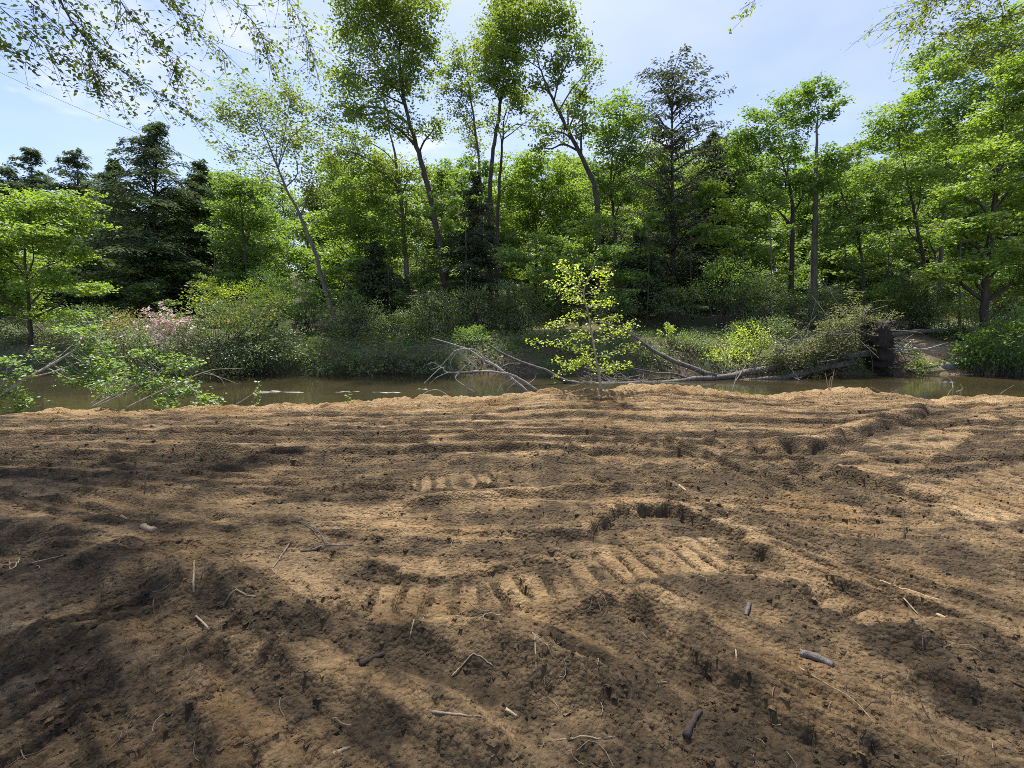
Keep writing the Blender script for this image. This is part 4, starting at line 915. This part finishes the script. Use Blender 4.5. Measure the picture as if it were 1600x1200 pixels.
DB = [([(826, 614), (800, 592), (775, 572), (755, 562), (735, 548), (705, 537), (674, 528)], .06, .012, 14.6, 14.8),
      ([(842, 612), (812, 592), (780, 582), (750, 580), (700, 582), (690, 574), (668, 594), (662, 600)], .045, .01, 14.6, 14.2),
      ([(760, 566), (745, 548), (728, 545), (712, 548), (700, 560), (688, 572), (672, 578)], .025, .008, 14.7, 14.5),
      ([(752, 582), (735, 566), (722, 552), (708, 547)], .02, .008, 14.5, 14.6), ([(750, 580), (738, 594), (728, 604)], .018, .006, 14.5, 14.2),
      ([(718, 581), (712, 592), (728, 604), (742, 613)], .022, .008, 14.4, 14.0), ([(700, 582), (682, 590), (670, 602)], .016, .005, 14.3, 14.2),
      ([(806, 598), (795, 606), (790, 616)], .02, .007, 14.5, 14.2), ([(790, 582), (810, 590), (808, 604)], .02, .007, 14.5, 14.3),
      ([(775, 572), (760, 560), (752, 556)], .016, .005, 14.7, 14.8), ([(825, 600), (835, 592), (838, 584)], .014, .005, 14.6, 14.6),
      ([(715, 548), (704, 566), (708, 580)], .012, .005, 14.6, 14.4), ([(800, 592), (785, 600), (778, 612)], .025, .01, 14.6, 14.4),
      ([(735, 566), (720, 578), (708, 590)], .01, .004, 14.5, 14.3), ([(690, 574), (676, 566), (668, 570)], .01, .004, 14.4, 14.3)]
stick_thing('dead_branch', 'bleached dead branch with forked twigs rising from the creek', 'dead branch',
            [([P(a, b, d0 + (d1 - d0) * j / (len(pp) - 1)) for j, (a, b) in enumerate(pp)], r0, r1) for pp, r0, r1, d0, d1 in DB], M['bleached'], 71)
stick_thing('dead_branch', 'thin arched dead twig in the water left of the bleached branch', 'dead branch', [([P(654, 621, 12.6), P(668, 612, 12.7), P(682, 609, 12.8), P(694, 614, 12.8), P(702, 620, 12.7)], .012, .008)], M['bleached'], 72)
stick_thing('log', 'long pale log lying level across the top of the sandy gully', 'log', [([P(1392, 524, 24.0), P(1430, 518, 24.2), P(1500, 516, 24.3), P(1560, 512, 24.5)], .13, .10)], M['deadwood'], 73, sides=9)
for k, (pp, r, lab) in enumerate([([(1392, 540), (1440, 546), (1482, 535)], .045, 'pale stick spanning from the root plate across the sandy gully'),
                                  ([(1398, 548), (1445, 547), (1470, 550)], .035, 'lower pale stick across the sandy gully'),
                                  ([(1384, 520), (1400, 545), (1412, 556)], .04, 'steep pale stick leaning on the root plate'),
                                  ([(1404, 552), (1418, 538), (1428, 530)], .03, 'short slanting stick left of the sandy gully'),
                                  ([(1392, 532), (1408, 534), (1424, 535)], .035, 'short level stick beside the root plate top')]):
    stick_thing('bank_stick', lab, 'stick', [([P(a, b, 20.9 + .15 * k + .2 * j) for j, (a, b) in enumerate(pp)], r, r * .6)], M['bleached'], 80 + k, None, 'pale sticks by the root plate')
mb = MB(); rng = np.random.default_rng(3)
def rock(mb, rng, c, r, seed, m=0, a=.5):
    nu, nv = 9, 6; th = np.linspace(0, 2 * math.pi, nu, endpoint=False); ph = np.linspace(.02, math.pi - .02, nv); T, Pp = np.meshgrid(th, ph)
    d = np.stack([np.cos(T) * np.sin(Pp), np.sin(T) * np.sin(Pp), np.cos(Pp)], -1).reshape(-1, 3)
    k = 1 + .3 * vn(d[:, 0] * 1.7 + seed, d[:, 1] * 1.7 + d[:, 2], seed)
    i = np.arange(nv - 1)[:, None] * nu; j = np.arange(nu)[None]; q = np.stack([i + j, i + (j + 1) % nu, i + nu + (j + 1) % nu, i + nu + j], -1).reshape(-1, 4)
    mb.add(np.asarray(c) + d * k[:, None] * np.asarray(r), q[:, ::-1], None, a, m)
sp_ = P(1481, 570, 20.95); sp_[2] = fz(sp_[0], 20.95)
rock(mb, rng, (0, 0, .1), (.32, .25, .2), 5); o = mb.build('stone', M['stone']); o.location = sp_; tag(o, 'single grey stone low in the sandy gully', 'stone')

# foam streaks and ripple lines riding on the water
fm = MB(); rng = np.random.default_rng(14)
for px, py, wpx in ((440, 613, 60), (425, 612, 30), (545, 612, 34), (605, 613, 46), (660, 608, 14), (1130, 612, 40), (1480, 597, 18)):
    c = G(px, py, WATER + .004); w = wpx * c[1] / FPX
    for k in range(9):
        u0 = c[0] + rng.uniform(-.5, .5) * w; y0 = c[1] + rng.normal(0, .10); hw = rng.uniform(.05, .22) * w; hh = rng.uniform(.008, .03)
        an = np.linspace(0, 2 * math.pi, 14, endpoint=False); rr = 1 + .3 * rng.normal(0, 1, 14)
        v = np.stack([u0 + np.cos(an) * hw * rr, y0 + np.sin(an) * hh * rr, np.full(14, WATER + .004 + .0006 * k)], 1)
        v = np.vstack([v, [u0, y0, WATER + .004 + .0006 * k]]); fm.add(v, None, [(a_, (a_ + 1) % 14, 14) for a_ in range(14)])
o = fm.build('foam', M['foam'], None, False, 'stuff'); o['label'] = 'thin pale foam streaks drifting on the creek'

# ------------------------------------------------------------------ cut brush at the left end of the sand edge
def brush(label, pole, r0, r1, sides_, blobs, seed, lm='mid', L=.085, dens=1.5):
    rng = np.random.default_rng(seed); pts = [P(a, b, d) for a, b, d in pole]; b0 = np.array([pts[0][0], pts[0][1], pts[0][2]])
    root = thing('cut_branch', label, 'branch', b0, 'cut brush at the water on the left')
    mb = MB(); tube(mb, spline([p - b0 for p in pts], 16), np.linspace(r0, r1, 16), 6, .5, 0, rng, .08); mb.build('pole', M['bark_pale'], root)
    for pp in sides_:
        sb_ = MB(); q = spline([P(a, b, d) - b0 for a, b, d in pp], 9); tube(sb_, q, np.linspace(r1 * 1.6, .005, 9), 5); sb_.build('side_branch', M['bark_pale'], root)
    lf = MB(); ptr = spline([p - b0 for p in pts], 24)
    for px, py, rx, ry, D in blobs:
        c = P(px, py, D) - b0; r = np.array([metres(rx, D), metres(rx, D) * .8, metres(ry, D)]); area = math.pi * r[0] * r[2]; ne = max(5, int(dens * area / (.3 * L * L) / 16))
        for i in range(ne):
            q = rng.normal(0, 1, 3); q /= np.linalg.norm(q); e = c + q * r * rng.uniform(.1, 1) ** .5; k = np.argmin(np.linalg.norm(ptr - e, axis=1)); a0 = ptr[k]
            if i % 3 == 0: tube(lf, spline([a0, (a0 + e) / 2 + rng.normal(0, .06, 3), e], 5), np.linspace(.009, .003, 5), 3, .5, 1, cap=False)
            leaves(lf, rng, e + rng.normal(0, .10, (16, 3)) * np.array([1, 1, .5]), L, np.clip(rng.uniform(.1, .9) + rng.normal(0, .15, 16), 0, 1), .55, .75, 0, .2, True)
    lf.build('leaves', [M[lm], M['bark_pale']], root, False, 'stuff')
brush('thickest pale cut pole slanting up from the left edge over the water', [(-60, 650, 9.9), (0, 618, 10.1), (40, 592, 10.4), (80, 570, 10.8), (118, 545, 11.2), (127, 527, 11.5)], .05, .016,
      [[(45, 590, 10.4), (80, 582, 10.6), (120, 567, 11.0)], [(60, 582, 10.6), (95, 555, 11.2), (122, 530, 11.7)], [(30, 600, 10.3), (8, 606, 10.2), (-20, 615, 10)]],
      [(120, 512, 28, 14, 11.6), (70, 555, 14, 16, 11), (145, 545, 34, 22, 11.6), (165, 570, 26, 22, 11.4), (130, 590, 40, 18, 11.2)], 601)
brush('leafy cut branch drooping at the very left edge below the thick pole', [(-30, 640, 9.9), (5, 600, 10.2), (12, 570, 10.4)], .02, .008, [[(5, 600, 10.2), (25, 580, 10.4), (40, 572, 10.5)]],
      [(12, 562, 16, 9, 10.4), (38, 575, 14, 12, 10.4), (12, 595, 22, 16, 10.3), (15, 625, 30, 18, 10.2), (45, 630, 18, 14, 10.2)], 602)
brush('pair of thin pale cut stems rising right beneath the pink laurel', [(140, 638, 9.9), (165, 624, 10.1), (200, 608, 10.4), (230, 592, 10.7), (262, 572, 11.0), (290, 560, 11.3)], .022, .009,
      [[(148, 636, 9.9), (190, 616, 10.2), (228, 596, 10.6)], [(141, 632, 9.9), (152, 622, 10.0), (164, 610, 10.1)]],
      [(225, 558, 22, 12, 11), (262, 570, 24, 22, 11.1), (300, 565, 16, 10, 11.3), (215, 590, 34, 18, 10.8), (180, 605, 34, 18, 10.6), (255, 605, 36, 20, 10.7)], 603)
brush('long bare pale stem slanting right with thin dead fork at its tip', [(198, 637, 9.9), (240, 616, 10.2), (280, 598, 10.5), (315, 583, 10.8), (338, 577, 11.0), (378, 576, 11.3)], .02, .006,
      [[(318, 583, 10.8), (340, 588, 10.9), (372, 600, 11.0)], [(322, 580, 10.8), (345, 592, 10.9), (352, 606, 10.9)]],
      [(290, 608, 24, 14, 10.6), (265, 625, 30, 10, 10.4), (310, 625, 20, 8, 10.4)], 604)
for k, (px, py, h_, lab) in enumerate([(398, 636, 38, 'tiny leafy sprout on the sand edge right of the cut brush'), (330, 634, 14, 'low leafy sprout at the right end of the cut brush'), (541, 628, 10, 'single bright seedling on the sand edge left of the dead branch')]):
    rng = np.random.default_rng(620 + k); b0 = P(px, py, 10.0); b0[2] = dz(b0[0], 10.0); root = thing('sprout', lab, 'plant', b0, 'small sprouts on the sand edge')
    e = P(px + 6, py - h_, 10.05) - b0; mb = MB(); tube(mb, spline([(0, 0, -.03), e * .5 + [.03, 0, 0], e], 7), np.linspace(.006, .003, 7), 5); mb.build('stem', M['bark_pale'], root)
    lf = MB(); t = rng.uniform(.1, 1, 26 + 20 * (k == 1)); leaves(lf, rng, t[:, None] * e + rng.normal(0, .05 + .09 * (k == 1), (len(t), 3)), .065, rng.uniform(0, 1, len(t)), .6, .8, 0, .1, True); lf.build('leaves', M['maple'], root, False, 'stuff')

# ------------------------------------------------------------------ trees that overhang the clearing
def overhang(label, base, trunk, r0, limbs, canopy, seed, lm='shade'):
    rng = np.random.default_rng(seed); base = np.array([base[0], base[1], dz(*base) - .1]); root = thing('overhanging_tree', label, 'tree', base)
    tr = spline([(0, 0, 0)] + [np.array(p) - base for p in trunk], 22); mb = MB(); tube(mb, tr, np.linspace(r0 * 1.25, r0 * .4, 22), 10, .5, 0, rng, .06); mb.build('trunk', M['bark'], root)
    cr = MB(); tw = MB()
    for pts, ra, nleaf, tuft in limbs:                                  # visible hanging boughs
        q = [np.array(p) - base for p in pts]; k = np.argmin(np.linalg.norm(tr - q[0], axis=1)); st_ = tr[k]; g_ = np.linalg.norm(q[1] - q[0]); nn = max(1, int(np.linalg.norm(q[0] - st_) / g_)); q0 = q[0]
        q = [st_ + (q0 - st_) * j / nn + np.array([0, 0, .12 * np.linalg.norm(q0 - st_) * math.sin(math.pi * j / nn)]) for j in range(nn)] + q
        fr = nn / (len(q) - 1); pt = spline(q, 40); lb = MB(); tube(lb, pt, ra * 1.5 * (1 - np.linspace(0, 1, 40)) ** 1.7 + .003, 5, .5, 0, rng, .06); lb.build('limb', M['bark'], root)
        for j in range(int(nleaf * 1.25)):
            t = fr * .9 + (1 - fr * .9) * rng.uniform(0, 1.0); a = np.array([np.interp(t, np.linspace(0, 1, 40), pt[:, c]) for c in range(3)])
            dirn = pt[-1] - pt[-8]; dirn /= np.linalg.norm(dirn); e = a + dirn * rng.uniform(.15, .55) + rng.normal(0, .22, 3) * tuft + np.array([0, 0, -.08])
            tube(tw, spline([a, (a + e) / 2 + rng.normal(0, .04, 3), e], 4), np.linspace(.004, .002, 4), 3, .5, 1, cap=False)
            m = rng.poisson(11); tt = rng.uniform(.15, 1.05, m); leaves(tw, rng, a + (e - a) * tt[:, None] + rng.normal(0, .05, (m, 3)), .06, np.clip(rng.uniform(.2, .9) + rng.normal(0, .2, m), 0, 1), .6, .58, 0, .45, True)
    for c, rr, ne, per in canopy:                                       # the crown above the picture that shades the ground
        c = np.array(c) + np.array([-.8, -1.3, 0]) - base; rr = np.array(rr); k = np.argmin(np.linalg.norm(tr - c, axis=1))
        lb = MB(); tube(lb, spline([tr[k], (tr[k] + c) / 2 + rng.normal(0, .3, 3) + [0, 0, .3], c], 12), np.linspace(.12, .03, 12), 6); lb.build('limb', M['bark'], root)
        for i in range(int(ne * .42)):
            q = rng.normal(0, 1, 3); q /= np.linalg.norm(q); e = c + q * rr * rng.uniform(.05, 1) ** .45
            if i % 3 == 0: tube(tw, spline([c, (c + e) / 2 + rng.normal(0, .1, 3), e], 5), np.linspace(.03, .005, 5), 4, .5, 1, cap=False)
            leaves(tw, rng, e + rng.normal(0, 1, (per, 3)) * np.array([.34, .34, .16]), .15, rng.uniform(0, 1, per), .5, .65, 0, .2)
    tw.build('crown', [M[lm], M['bark']], root, False, 'stuff'); return root
def bough(*p): return [P(a, b, d) for a, b, d in p]
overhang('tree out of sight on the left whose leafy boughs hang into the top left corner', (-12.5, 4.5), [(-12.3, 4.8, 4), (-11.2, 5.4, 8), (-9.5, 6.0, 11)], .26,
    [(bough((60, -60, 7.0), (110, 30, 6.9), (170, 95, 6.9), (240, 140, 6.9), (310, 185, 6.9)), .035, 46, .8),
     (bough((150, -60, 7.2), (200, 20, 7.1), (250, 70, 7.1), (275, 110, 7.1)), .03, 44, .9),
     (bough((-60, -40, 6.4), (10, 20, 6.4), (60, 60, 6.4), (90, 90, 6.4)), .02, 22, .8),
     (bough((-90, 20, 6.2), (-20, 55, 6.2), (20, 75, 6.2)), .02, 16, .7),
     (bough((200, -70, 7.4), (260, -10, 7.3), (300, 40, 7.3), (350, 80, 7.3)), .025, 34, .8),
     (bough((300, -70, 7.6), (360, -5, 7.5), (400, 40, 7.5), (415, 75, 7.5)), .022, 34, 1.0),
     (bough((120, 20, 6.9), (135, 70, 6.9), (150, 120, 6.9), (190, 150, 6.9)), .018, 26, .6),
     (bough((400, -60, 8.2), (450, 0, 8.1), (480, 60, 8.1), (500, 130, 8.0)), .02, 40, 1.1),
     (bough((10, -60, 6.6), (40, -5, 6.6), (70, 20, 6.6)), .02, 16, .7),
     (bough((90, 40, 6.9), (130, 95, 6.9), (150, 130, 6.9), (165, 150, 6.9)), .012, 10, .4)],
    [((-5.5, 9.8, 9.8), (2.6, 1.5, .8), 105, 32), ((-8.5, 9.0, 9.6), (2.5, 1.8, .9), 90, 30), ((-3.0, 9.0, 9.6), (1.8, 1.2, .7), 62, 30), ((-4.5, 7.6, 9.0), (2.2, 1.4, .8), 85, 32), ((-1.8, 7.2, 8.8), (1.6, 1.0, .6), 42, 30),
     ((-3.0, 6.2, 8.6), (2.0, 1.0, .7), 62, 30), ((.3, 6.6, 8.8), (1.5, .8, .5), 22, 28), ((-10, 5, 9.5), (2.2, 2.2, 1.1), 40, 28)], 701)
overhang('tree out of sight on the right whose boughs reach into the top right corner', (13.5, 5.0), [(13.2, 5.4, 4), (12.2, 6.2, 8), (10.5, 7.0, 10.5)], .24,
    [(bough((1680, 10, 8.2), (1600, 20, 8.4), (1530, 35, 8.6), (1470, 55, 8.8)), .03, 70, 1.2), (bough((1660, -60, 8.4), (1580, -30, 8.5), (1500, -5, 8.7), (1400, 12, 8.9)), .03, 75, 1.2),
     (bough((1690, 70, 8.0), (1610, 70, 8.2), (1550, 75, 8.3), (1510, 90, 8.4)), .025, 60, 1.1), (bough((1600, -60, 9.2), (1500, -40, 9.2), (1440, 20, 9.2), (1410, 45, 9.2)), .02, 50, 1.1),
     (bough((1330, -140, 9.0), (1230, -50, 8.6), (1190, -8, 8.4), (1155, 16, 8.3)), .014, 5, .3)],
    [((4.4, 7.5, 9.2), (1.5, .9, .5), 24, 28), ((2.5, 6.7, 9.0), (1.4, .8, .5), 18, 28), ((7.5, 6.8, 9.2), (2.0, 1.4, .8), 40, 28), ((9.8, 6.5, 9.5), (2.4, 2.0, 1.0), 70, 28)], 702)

# ------------------------------------------------------------------ overhead wire
mb = MB(); a = P(-700, -230, 30); b_ = P(215, 208, 44); c_ = P(330, 262, 50)
pt = spline([a, P(0, 113, 37), b_, c_], 40); tube(mb, pt - pt[0], .022, 5); o = mb.build('overhead_wire', M['wire']); o.location = pt[0]
tag(o, 'single thin wire sloping down across the sky into the hemlocks', 'wire')

# ------------------------------------------------------------------ clods and fine roots in the turned soil
def dzs(x, y): return dirt_full(x, y)
IV = np.array([(1, 0, 0), (0, 1, 0), (-1, 0, 0), (0, -1, 0), (0, 0, 1), (0, 0, -1)], float)
IT = np.array([(0, 1, 4), (1, 2, 4), (2, 3, 4), (3, 0, 4), (1, 0, 5), (2, 1, 5), (3, 2, 5), (0, 3, 5)])
rng = np.random.default_rng(41); n = 30000
yy = 1.2 + 4.6 * rng.uniform(0, 1, n) ** 1.7; xx = rng.uniform(-1, 1, n) * (yy * 1.25 + 1.0)
far_n = 5000; yy[:far_n] = rng.uniform(5, 10.4, far_n); xx[:far_n] = rng.uniform(-1, 1, far_n) * (yy[:far_n] * 1.2 + 1)
dn = fbm(xx / .6, yy / .6, 801, 3); keep = dn + rng.uniform(-.5, .5, n) > -.05; xx, yy = xx[keep], yy[keep]; n = len(xx)
hh, mo = dzs(xx, yy); sz = np.clip(np.exp(rng.normal(-4.75, .42, n)), .004, .024) * (1 + .10 * np.maximum(yy - 3, 0))
v = IV[None] * (1 + rng.uniform(-.32, .32, (n, 6, 1))) * sz[:, None, None] * rng.uniform(.65, 1.25, (n, 1, 3)) * np.array([1.15, 1.0, .6]) + np.stack([xx, yy, hh + sz * .12], 1)[:, None, :]
cl = MB(); cl.add(v.reshape(-1, 3), None, (np.arange(n)[:, None, None] * 6 + IT[None]).reshape(-1, 3), np.repeat(np.clip(mo + rng.normal(0, .12, n), 0, 1), 6))
o = cl.build('soil_clods', M['clod'], None, False, 'stuff'); o['label'] = 'crumbs and clods of turned soil strewn over the clearing'
rt = MB(); rng = np.random.default_rng(43)
for i in range(430):
    y = 1.25 + 4.2 * rng.uniform() ** 1.6; x = rng.uniform(-1, 1) * (y * 1.2 + .6); L = rng.uniform(.03, .16); a = rng.uniform(0, 6.28); k = 5
    tt = np.linspace(-.5, .5, k) * L; bend = rng.normal(0, .25) * L * (1 - (np.linspace(-1, 1, k)) ** 2)
    px_ = x + tt * math.cos(a) - bend * math.sin(a); py_ = y + tt * math.sin(a) + bend * math.cos(a); h_, _ = dzs(px_, py_)
    tube(rt, np.stack([px_, py_, h_ + .004 + np.linspace(0, rng.uniform(0, .03), k)], 1), rng.uniform(.0008, .0022), 3, .5, 0 if rng.uniform() < .6 else 1, cap=False)
o = rt.build('root_fibres', [M['twig'], M['twig_dark']], None, True, 'stuff'); o['label'] = 'fine torn roots and straw scattered in the soil'

# ------------------------------------------------------------------ sticks one can pick out on the soil
def ground_stick(label, pts, r0, r1, m, name='stick', lift=.0, end_lift=0.0, sides=6, forks=(), group='sticks on the soil'):
    def w(pp):
        g = [G(a, b) for a, b in pp]; g = spline(g, max(6, 4 * len(pp)))
        h, _ = dzs(g[:, 0], g[:, 1]); k = len(g); line = np.maximum(h, np.linspace(h[0], h[-1], k)) + r0 * .25 + lift + np.linspace(0, end_lift, k)
        g[:, 2] = line; return g
    P0 = w(pts)
    if not forks:
        rng = np.random.default_rng(int(pts[0][0] * 7 + pts[0][1])); mb = MB(); tube(mb, P0 - P0[0], np.linspace(r0, r1, len(P0)), sides, .5, 0, rng, .12)
        o = mb.build(name, m); o.location = P0[0]; return tag(o, label, 'stick', group)
    rng = np.random.default_rng(5); root = thing(name, label, 'stick', P0[0], group)
    mb = MB(); tube(mb, P0 - P0[0], np.linspace(r0, r1, len(P0)), sides, .5, 0, rng, .12); mb.build('stem', m, root)
    for f in forks:
        q = w(f); mb = MB(); tube(mb, q - P0[0], np.linspace(r1 * 1.1, r1 * .4, len(q)), sides, .5, 0, rng, .12); mb.build('fork', m, root)
    return root
tw_, td_, cw_, dw_ = M['twig'], M['twig_dark'], M['cutwood'], M['deadwood']
ground_stick('short thick weathered stick with broken end lying alone at lower right', [(1250, 1020), (1275, 1028), (1302, 1042)], .020, .015, dw_, sides=9)
ground_stick('stubby grey stick left of the short thick weathered stick', [(1170, 950), (1165, 968)], .012, .010, dw_)
ground_stick('small pale chip of wood left of the stubby grey stick', [(1078, 945), (1077, 957)], .006, .006, cw_)
ground_stick('thin pale straw standing below the stubby grey stick', [(1148, 1020), (1150, 1040)], .004, .004, cw_, end_lift=.0)
ground_stick('long thin pale stick at right, half buried among tracks', [(1375, 912), (1420, 930), (1474, 946)], .007, .004, cw_)
ground_stick('short thin stick just below the long thin pale stick', [(1412, 936), (1436, 956)], .005, .003, tw_)
ground_stick('broad splinter of wood right of the long thin pale stick', [(1465, 955), (1485, 968), (1505, 980)], .010, .006, cw_)
ground_stick('short dark bark piece leaning in the hollow at bottom centre-right', [(1072, 1158), (1080, 1130), (1096, 1100)], .016, .010, td_, sides=7)
ground_stick('cut round peg of wood lying left in the shaded soil', [(224, 833), (234, 838), (243, 841)], .022, .021, cw_, sides=10)
ground_stick('small pale wood chip left of the cut round peg', [(190, 823), (199, 822)], .012, .010, cw_)
ground_stick('forked grey branch lying flat at the left centre', [(470, 863), (510, 857), (552, 852)], .010, .006, dw_, forks=[[(510, 857), (500, 838), (475, 822), (455, 820)], [(512, 857), (520, 845)]])
ground_stick('pale crooked root standing left of the forked grey branch', [(452, 850), (432, 885), (424, 905), (438, 920)], .006, .003, tw_, forks=[[(434, 878), (445, 874)]])
ground_stick('thin pale stick left of the crooked root', [(338, 897), (355, 882), (368, 866)], .005, .003, tw_)
ground_stick('short pale stick standing upright in the left-hand mound', [(305, 945), (308, 916)], .006, .004, cw_)
ground_stick('pale stick sloping down from the left-hand mound', [(307, 970), (318, 985), (329, 1002)], .006, .005, cw_)
ground_stick('thin horizontal root right of the left-hand mound', [(345, 958), (375, 954), (402, 957)], .006, .004, tw_)
ground_stick('long thin stick at the far left in shade', [(50, 888), (80, 883), (105, 879)], .006, .003, tw_)
ground_stick('tiny V-shaped pale twig by the left edge', [(16, 898), (26, 893), (31, 878)], .005, .003, cw_, forks=[[(17, 898), (16, 878)]])
ground_stick('curved pale root at the bottom centre', [(675, 1122), (700, 1130), (725, 1138), (752, 1145)], .006, .003, tw_)
ground_stick('thin straight stick lying left of the curved roots at centre', [(640, 1010), (655, 985), (675, 963)], .004, .003, tw_)
ground_stick('long curved fine root below the track prints', [(715, 970), (745, 968), (765, 960), (785, 957)], .005, .003, tw_)
ground_stick('wavy fine root at the centre below the long curved one', [(705, 1055), (725, 1042), (750, 1042), (770, 1053)], .004, .003, tw_)
ground_stick('tangled pale root looping at the centre of the foreground', [(832, 990), (845, 1010), (836, 1030), (838, 1072)], .006, .003, tw_, forks=[[(836, 1030), (850, 1045), (868, 1062)], [(845, 1010), (834, 1016), (838, 1028)]])
ground_stick('small dark root stump half buried at lower left centre', [(562, 1038), (580, 1030), (600, 1021)], .018, .010, td_, sides=8)
ground_stick('short pale stick right of the curved pale root', [(790, 1117), (808, 1123)], .008, .006, cw_)
ground_stick('thin straight root at the bottom right of centre', [(868, 1157), (910, 1160), (960, 1158)], .004, .003, tw_)
ground_stick('dark stick standing upright in the soil at right', [(1412, 845), (1408, 815)], .006, .004, td_, end_lift=.12)
ground_stick('thin dark stick standing upright in the shaded soil at left', [(225, 768), (232, 755)], .006, .004, td_, end_lift=.1)
ground_stick('small pale stick on the mid ground right of centre', [(1060, 768), (1072, 773)], .014, .012, cw_)
ground_stick('pale stick end at the bottom left centre', [(520, 1172), (532, 1164), (545, 1155)], .010, .006, tw_)
ground_stick('long thin straw crossing the lower right soil', [(1250, 1045), (1290, 1075), (1330, 1105), (1365, 1150)], .003, .002, tw_)

# dry stalks and twigs standing at the edge of the sand
def edge_twig(label, paths, r, m, seed): 
    stick_thing('edge_twig', label, 'twig', [([P(a, b, d) for a, b, d in pp], r, r * .5) for pp in paths], m, seed, None, 'twigs along the edge of the sand', sides=5)
edge_twig('pale forked twig standing on the sand edge under the fallen trunk', [[(1144, 612, 10.2), (1150, 590, 10.3), (1152, 570, 10.4)], [(1149, 596, 10.25), (1158, 582, 10.3), (1166, 570, 10.4)]], .012, M['bark_pale'], 901)
edge_twig('tuft of dry straw stalks on the sand edge below the vines', [[(1296, 612, 10.2), (1292, 596, 10.2), (1290, 584, 10.2)], [(1298, 612, 10.2), (1300, 594, 10.2), (1303, 582, 10.2)], [(1297, 612, 10.2), (1296, 598, 10.2), (1299, 588, 10.2)]], .010, M['cutwood'], 902)
edge_twig('thin crossed twig leaning out over the water right of the dry straw', [[(1362, 606, 10.5), (1390, 618, 10.5), (1412, 626, 10.4)], [(1386, 616, 10.5), (1396, 612, 10.6), (1405, 609, 10.6)]], .012, M['deadwood'], 903)
edge_twig('pale bent twig rising at the sand edge before the sandy gully', [[(1479, 622, 10.3), (1484, 612, 10.3), (1490, 604, 10.3)], [(1488, 620, 10.3), (1489, 606, 10.3), (1486, 594, 10.4), (1478, 588, 10.4)], [(1494, 612, 10.3), (1504, 608, 10.3), (1500, 600, 10.3)]], .010, M['bark_pale'], 904)
edge_twig('thin straight twig at the sand edge near the right side', [[(1562, 616, 10.3), (1572, 609, 10.4), (1584, 602, 10.4)]], .010, M['deadwood'], 905)
edge_twig('small pale twigs on the sand edge right of the cut brush', [[(344, 634, 10.0), (340, 626, 10.0), (338, 620, 10.0)], [(368, 632, 10.0), (385, 622, 10.1), (398, 612, 10.2)]], .010, M['bark_pale'], 906)
